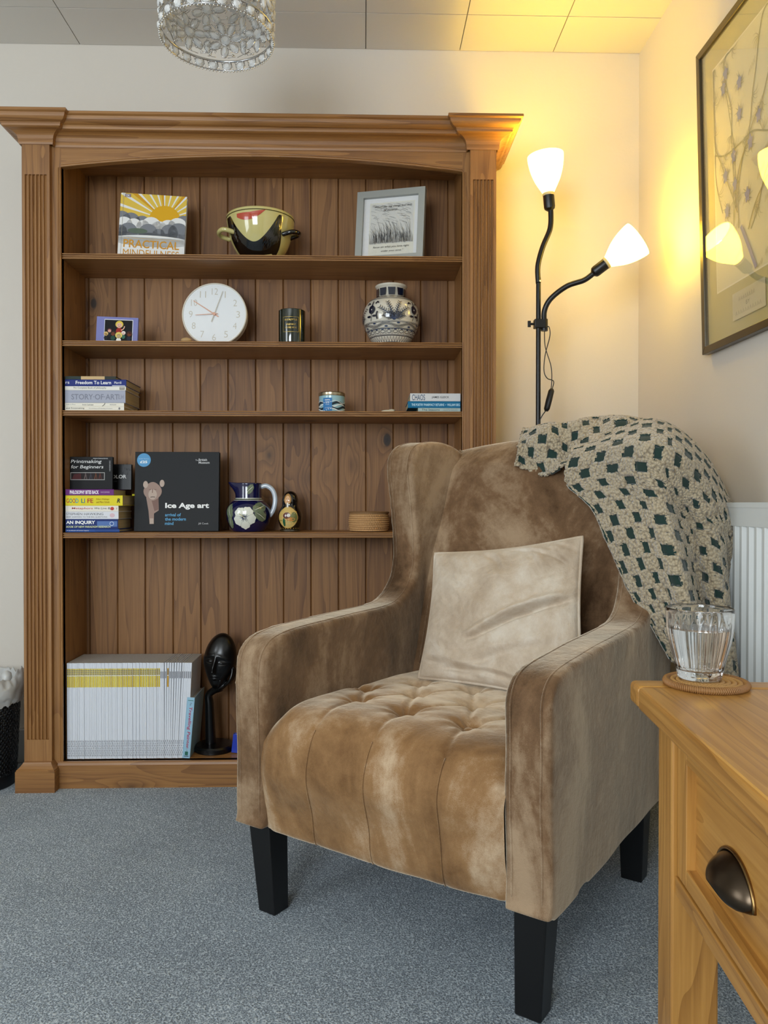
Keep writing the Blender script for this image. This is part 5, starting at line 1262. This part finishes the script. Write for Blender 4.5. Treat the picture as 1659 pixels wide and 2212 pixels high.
mb = MB(); mb.box(XR - WALL_X - .001, XR - WALL_X + .010, Y0r - Y1, 0, Hh - .012, Hh); mb.box(-.034, -.024, Y0r - Y1, 0, Hh - .012, Hh)
y = -.012
while y > Y0r - Y1 + .02: mb.box(XR - WALL_X + .009, -.03, y - .012, y, Hh - .006, Hh - .003); y -= .022
mb.build('top_grille', rad_m, rd_o)
mb = MB(); mb.box(-.030, -.002, -.16, -.13, .10, Hh - .10); mb.box(-.030, -.002, Y0r - Y1 + .13, Y0r - Y1 + .16, .10, Hh - .10); mb.build('wall_bracket', rad_m, rd_o)
mb = MB(); mb.tube([(-.06, .018, -.10), (-.06, .018, -zb_)], .0075, 12); mb.tube([(-.06, -.02, .02), (-.06, .018, .02), (-.06, .018, -.10)], .009, 12); mb.build('pipe', rad_m, rd_o, smooth='auto')

# ================================================================== SIDE TABLE
TZ = .66; tp = Vector((.3655, 1.046, 0)); ta = math.radians(-5.2)
tb = thing('side_table', 'oak side table with a drawer and bronze cup handle at the right edge', 'table', (tp.x, tp.y, 0), (0, 0, ta))
# local: x to the right, y towards the far side (0 is the far edge, negative comes nearer)
TW, TD = .46, .80; tt2 = .030
mb = MB()
mb.box(.0, TW, -.045, .0, TZ - tt2, TZ); mb.build('breadboard_end', oak_x, tb, bevel=.007, seg=3)
MB().box(.0, TW, -TD, -.0452, TZ - tt2, TZ).build('tabletop', oak_y, tb, bevel=.005, seg=3)
lx0, ly1, lw = .028, -.040, .058
for lx_ in (lx0, TW - lx0 - lw):
    for ly_ in (ly1 - lw, -TD + .04): MB().box(lx_, lx_ + lw, ly_, ly_ + lw, 0, TZ - tt2).build('leg', oak_z, tb, bevel=.003)
az = TZ - tt2 - .215
MB().box(TW - lx0 - lw + .01, TW - lx0 - .008, -TD + .04 + lw, ly1 - lw, az, TZ - tt2).build('apron', oak_y, tb, bevel=.002)
MB().box(lx0 + lw, TW - lx0 - lw, ly1 - lw + .02, ly1 - .008, az, TZ - tt2).build('apron', oak_x, tb, bevel=.002)
MB().box(lx0 + lw, TW - lx0 - lw, -TD + .048, -TD + .078, az, TZ - tt2).build('apron', oak_x, tb, bevel=.002)
ya, yb_ = -TD + .04 + lw, ly1 - lw
for q0, q1 in ((TZ - tt2 - .018, TZ - tt2), (az, az + .022)): MB().box(lx0 + .004, lx0 + .030, ya, yb_, q0, q1).build('drawer_rail', oak_y, tb, bevel=.0015)
dr = MB().box(lx0 + .018, lx0 + .034, ya + .034, yb_ - .034, az + .044, TZ - tt2 - .040).build('drawer', oak_y, tb, bevel=.001)
d0, d1 = ya + .002, yb_ - .002; e0, e1 = az + .024, TZ - tt2 - .020
for q0, q1 in ((d0, d0 + .034), (d1 - .034, d1)): MB().box(lx0 + .006, lx0 + .030, q0, q1, e0, e1).build('drawer_stile', oak_z, dr, bevel=.0012)
for q0, q1 in ((e0, e0 + .022), (e1 - .022, e1)): MB().box(lx0 + .006, lx0 + .030, d0 + .034, d1 - .034, q0, q1).build('drawer_frame_rail', oak_y, dr, bevel=.0012)
# cup handle
antq = mat('antique_bronze', '#4a3f33', 0.28, 0.95); hy = -.255; hz = az + .090
mb = MB()
def cup(u, v_):
    a = PI * u; b_ = PI / 2 * v_
    return (lx0 + .017 - .026 * math.sin(b_) * (math.sin(a) ** .35 if math.sin(a) > 0 else 0) , hy - .047 * math.cos(a) * math.cos(b_ * .62), hz - .004 + .034 * math.sin(a) * math.cos(b_ * .75) - .010 * math.sin(b_))
mb.grid(cup, 28, 14); o = hdl = mb.build('cup_handle', antq, dr, smooth=True); md = o.modifiers.new('s', 'SOLIDIFY'); md.thickness = .0018; o['label'] = 'dark bronze cup handle'
mb = MB(); pts = [(lx0 + .0165, hy - .050 * math.cos(PI * k / 24), hz - .006 + .038 * math.sin(PI * k / 24)) for k in range(25)]; mb.tube(pts, .0022, 8); mb.build('handle_rim', mat('worn_brass', '#8a6c42', 0.25, 0.95), dr, smooth=True)

# coaster, glass
gp = Vector(atY(1510, 1482, 1.0)); r_ = Vector(ray(1511, 1480)); tt3 = (TZ - CH) / r_.z; gp = Vector((r_.x * tt3, r_.y * tt3, TZ))
t = thing('coaster', 'round woven rattan coaster under the glass on the oak table', 'coaster', (gp.x + .007, gp.y - .004, TZ + .0003))
rat = mat('rattan', '#bd8f55', 0.5); mb = MB(); rat2 = mat('rattan_dark', '#94683a', 0.5)
for k in range(7):
    r = .006 + k * .0072; n = max(16, int(2 * PI * r / .0022)); n += n % 2
    pth = [(r * math.cos(2 * PI * i / n), r * math.sin(2 * PI * i / n), .0040 + (.0006 if i % 2 else -.0002)) for i in range(n)]
    mb.tube(pth, lambda s_: .0038, 7, closed=True)
mb.build('coiled_disc', rat, t, smooth=True)
NS = 120; mb = MB()
for i in range(NS):
    a = 2 * PI * i / NS; c_ = Vector((.0495 * math.cos(a), .0495 * math.sin(a), .0042)); d = Vector((math.cos(a + .35), math.sin(a + .35), 0))
    mb.tube([c_ + d * .0045 * math.cos(q) + Vector((0, 0, .0040 * math.sin(q))) for q in [2 * PI * k / 8 for k in range(8)]], .0011, 5, closed=True)
o = mb.build('wrapped_edge', rat2, t, smooth=True)
gt = thing('glass', 'ribbed clear tumbler of water standing on the rattan coaster', 'glass', (gp.x, gp.y, TZ + .0093))
glassm = mat('clear_glass', (1, 1, 1), 0.0, Transmission_Weight=1.0, IOR=1.48); waterm = mat('water', (1, 1, 1), 0.0, Transmission_Weight=1.0, IOR=1.33)
NG = 160
def ro(z, a):
    f = .0270 + (.0425 - .0270) * sstep(z, -.010, .075) if z < .08 else .0425 + (z - .08) * .04
    rib = .0010 * abs(math.cos(a * 11)) * (sstep(z, .006, .014) * (1 - sstep(z, .070, .080)))
    return f - rib
oz = [0, .002, .006, .010, .016, .024, .032, .040, .048, .056, .064, .070, .076, .082, .088, .0925]
def ri(z): return (.0270 + (.0425 - .0270) * sstep(z, -.010, .075) if z < .08 else .0425 + (z - .08) * .04) - .0026
izs = [.0928, .088, .080, .07, .06, .05, .04, .03, .02, .014, .0115]
mb = MB(); NR_ = 5; ringsN = len(oz) + NR_ + len(izs)
def gpt(u, v_):
    k = int(round(v_ * (ringsN - 1))); a = 2 * PI * u
    if k < len(oz): z_ = oz[k]; r = ro(z_, a) - (.002 if k == 0 else 0)
    elif k < len(oz) + NR_: q = PI * (k - len(oz) + 1) / (NR_ + 1); z_ = .0927 + .0013 * math.sin(q); r = ri(.0925) + .0013 + .0013 * math.cos(q)
    else: z_ = izs[k - len(oz) - NR_]; r = ri(z_) if z_ > .0116 else ri(z_) - .003
    return (r * math.cos(a), r * math.sin(a), z_)
mb.grid(gpt, NG, ringsN - 1, cu=True); b = len(mb.v)
mb.v += [(0, 0, 0), (0, 0, .0115)]
for i in range(NG):
    i2 = (i + 1) % NG; mb.f.append((i * ringsN, i2 * ringsN, b)); mb.mi.append(0); mb.f.append((i * ringsN + ringsN - 1, i2 * ringsN + ringsN - 1, b + 1)); mb.mi.append(0)
mb.build('tumbler', glassm, gt, smooth=True)
wz = [.0119, .02, .03, .04, .05, .06, .0668]; mb = MB(); mb.lathe([(ri(z_) - .0002 - (.003 if z_ < .012 else 0), z_) for z_ in wz], 96); mb.build('water', waterm, gt, smooth='auto')

# ================================================================== WASTE BIN
bn = thing('waste_bin', 'dark perforated metal bin with a white plastic liner beside the bookcase', 'bin', (-1.245, 2.50, 0))
binm = mat('bin_metal', '#2c2e31', 0.4, 0.7); mb = MB(); nA = 108; nR = 34; H0, H1 = .04, .315
def br(z): return .118 + .016 * z / .33
b0 = len(mb.v)
for j in range(nR):
    z0_, z1_ = H0 + (H1 - H0) * j / nR, H0 + (H1 - H0) * (j + 1) / nR; zc_ = (z0_ + z1_) / 2
    for i in range(nA):
        a0, a1 = 2 * PI * i / nA, 2 * PI * (i + 1) / nA; hole = (i + j) % 2 == 0 and j > 1
        P = lambda a, z: (br(z) * math.cos(a), br(z) * math.sin(a), z)
        crn = [P(a0, z0_), P(a1, z0_), P(a1, z1_), P(a0, z1_)]
        if not hole: mb.add(crn, [(0, 1, 2, 3)]); continue
        ac_ = (a0 + a1) / 2; ring8 = [P(ac_ + (a1 - a0) * .40 * math.cos(PI / 4 * k - 3 * PI / 4), zc_ + (z1_ - z0_) * .40 * math.sin(PI / 4 * k - 3 * PI / 4)) for k in range(8)]
        mb.add(crn + ring8, [(0, 4, 5), (0, 5, 6, 1), (1, 6, 7), (1, 7, 8, 2), (2, 8, 9), (2, 9, 10, 3), (3, 10, 11), (3, 11, 4, 0)])
o = mb.build('perforated_side', binm, bn, smooth=True); md = o.modifiers.new('s', 'SOLIDIFY'); md.thickness = .001
MB().lathe([(.112, 0), (.118, .003), (.1200, .04)], 64, cap1=False).build('base', binm, bn, smooth='auto')
linm = mat('plastic_liner', '#d9d9d6', 0.3, Transmission_Weight=0.25); mb = MB()
def lin_pt(u, v_):
    a = 2 * PI * u; k = mnoise.noise(Vector((math.cos(a) * 3, math.sin(a) * 3, v_ * 3))); k2 = mnoise.noise(Vector((math.cos(a) * 9, math.sin(a) * 9, v_ * 6 + 4)))
    knot = math.exp(-((a - .1 if a < PI else a - 2 * PI - .1) / .25) ** 2)
    if v_ < .55: t_ = v_ / .55; r = .141 + .012 * math.sin(PI * t_) + .012 * k; z = .268 + .07 * t_ + .012 * k2
    else: t_ = (v_ - .55) / .45; r = .142 - .022 * t_ + .01 * k; z = .338 + .022 * math.sin(PI * t_) - .10 * t_ * t_ + .014 * k2
    return (r * math.cos(a), r * math.sin(a), z + .03 * knot * math.sin(PI * v_))
mb.grid(lin_pt, 120, 30, cu=True); mb.build('bin_liner', linm, bn, smooth=True)
mb = MB(); mb.sphere((0, 0, 0), .022, 16, 12, sc=(.8, .8, 1.3)); mb.v = [(x + .112 + .004 * mnoise.noise(Vector((x, y, z)) * 90), y - .03, z + .345) for x, y, z in mb.v]; mb.build('liner_knot', linm, bn, smooth=True)

# ================================================================== PENDANT SHADE
PD = 1.955; pc = atY(469, 85, PD)
pn = thing('pendant_light', 'chrome drum pendant shade with clear crystal flowers hanging from the ceiling', 'pendant light', (pc.x, PD, pc.z)); Rp = .140; Hp = .20
zc_ = CEIL - pc.z
MB().lathe([(.04, zc_ - .03), (.05, zc_ - .025), (.05, zc_ + .0)], 32).build('ceiling_rose', white_frame, pn, smooth='auto')
MB().tube([(0, 0, Hp + .03), (0, 0, zc_ - .02)], .003, 8).build('cord', white_frame, pn)
MB().lathe([(.018, Hp - .02), (.022, Hp - .01), (.022, Hp + .03), (.012, Hp + .04)], 24).build('lamp_holder', white_frame, pn, smooth='auto')
MB().sphere((0, 0, Hp - .055), .045, 24, 16).build('bulb', mat('frosted_bulb', '#e6dfcc', 0.35), pn, smooth=True)
wire = mat('pendant_wire', '#c9cacb', 0.18, 1.0); cry = mat('crystal', (0.98, 0.98, 0.96), 0.12, Transmission_Weight=0.35, IOR=1.5)
def circ(r, z, n=90): return [(r * math.cos(2 * PI * i / n), r * math.sin(2 * PI * i / n), z) for i in range(n)]
for z_, q in ((0.024, .0026), (Hp - .004, .0022), (0.0, .0014)): MB().tube(circ(Rp, z_), q, 6, closed=True).build('ring', wire, pn, smooth=True)
for k in range(3): a = 2 * PI * k / 3; MB().tube([(Rp * math.cos(a), Rp * math.sin(a), Hp - .004), (.02 * math.cos(a), .02 * math.sin(a), Hp)], .0016, 6).build('spoke', wire, pn, smooth=True)
mbw = MB(); mbb = MB(); crystals = []
def cyl(a, z, r=Rp): return Vector((r * math.cos(a), r * math.sin(a), z))
def gem(a, z, ru, rv, ang, w=.0055):
    crystals.append((a, z, ru, rv, ang, w))
    pts = []
    for k in range(16): q = 2 * PI * k / 16; du, dv = (ru + .0022) * math.cos(q), (rv + .0022) * math.sin(q); pts.append(cyl(a + (du * math.cos(ang) - dv * math.sin(ang)) / Rp, z + du * math.sin(ang) + dv * math.cos(ang)))
    mbw.tube(pts, .0014, 5, closed=True)
    for k in range(0, 16, 2): mbb.sphere(tuple(pts[k] + (pts[k] * 0)), .0018, 5, 4)
NF = 9
for row, z_ in enumerate((.082, .158)):
    for k in range(NF):
        a = 2 * PI * (k + .5 * row) / NF + .2; gem(a, z_, .0125, .0125, 0, .006)
        for m_ in range(7): q = 2 * PI * m_ / 7 + .3; gem(a + .031 * math.cos(q) / Rp, z_ + .031 * math.sin(q), .0145, .0075, q)
for k in range(24): gem(2 * PI * k / 24, .012, .0100, .0095, 0, .005)
for k in range(NF):
    a = 2 * PI * (k + .5) / NF + .2
    for dz, q in ((.052, 1.2), (.066, -.9), (.090, .4), (.108, -.4)): gem(a, dz, .0085, .0048, q, .004)
for i in range(96): a = 2 * PI * i / 96; mbb.sphere(tuple(cyl(a, -.003)), .0024, 6, 4); mbw.tube([cyl(a, 0), cyl(a + .03, .010 + .006 * (i % 2)), cyl(a + .05, .022)], .0007, 4)
rr = random.Random(8)
for i in range(520): a = rr.uniform(0, 2 * PI); z_ = rr.uniform(.034, Hp - .006); mbw.tube([cyl(a, z_), cyl(a + rr.uniform(-.09, .09), min(Hp - .005, max(.034, z_ + rr.uniform(-.012, .012)))), cyl(a + rr.uniform(-.16, .16), min(Hp - .005, max(.034, z_ + rr.uniform(-.02, .02))))], .0008, 4)
for i in range(200): a = rr.uniform(0, 2 * PI); mbb.sphere(tuple(cyl(a, rr.uniform(.034, Hp - .006))), .0030, 6, 4)
mbw.build('wire_lattice', wire, pn, smooth=True)
o = mbb.build('beads', mat('silver_beads', '#dcdcd8', 0.1, 0.9), pn, smooth=True); o['kind'] = 'stuff'
def gem_geo(mb, a, z, ru, rv, ang, w):
    n = 12; c_ = cyl(a, z, Rp); out = Vector((math.cos(a), math.sin(a), 0)); tx = Vector((-math.sin(a), math.cos(a), 0)); tz = Vector((0, 0, 1))
    ux_ = tx * math.cos(ang) + tz * math.sin(ang); vy_ = -tx * math.sin(ang) + tz * math.cos(ang); vs = []
    for rad, off in ((.55, w), (1.0, 0.0), (.55, -w)):
        for k in range(n): q = 2 * PI * k / n; vs.append(tuple(c_ + ux_ * ru * rad * math.cos(q) + vy_ * rv * rad * math.sin(q) + out * off))
    fs = [tuple(range(n))[::-1], tuple(range(2 * n, 3 * n))]
    for l_ in (0, 1):
        for k in range(n): k2 = (k + 1) % n; fs.append((l_ * n + k, l_ * n + k2, l_ * n + n + k2, l_ * n + n + k))
    mb.add(vs, fs)
# nearest hundred seen from below stand alone, the rest as one
def seen(c): return -math.sin(c[0]) * 0 + (c[1])
crystals.sort(key=lambda c: c[1]); rest = MB()
for i, c_ in enumerate(crystals):
    if i < 98: m1 = MB(); gem_geo(m1, *c_); m1.build('crystal', cry, pn)
    else: gem_geo(rest, *c_)
o = rest.build('crystals', cry, pn); o['kind'] = 'stuff'
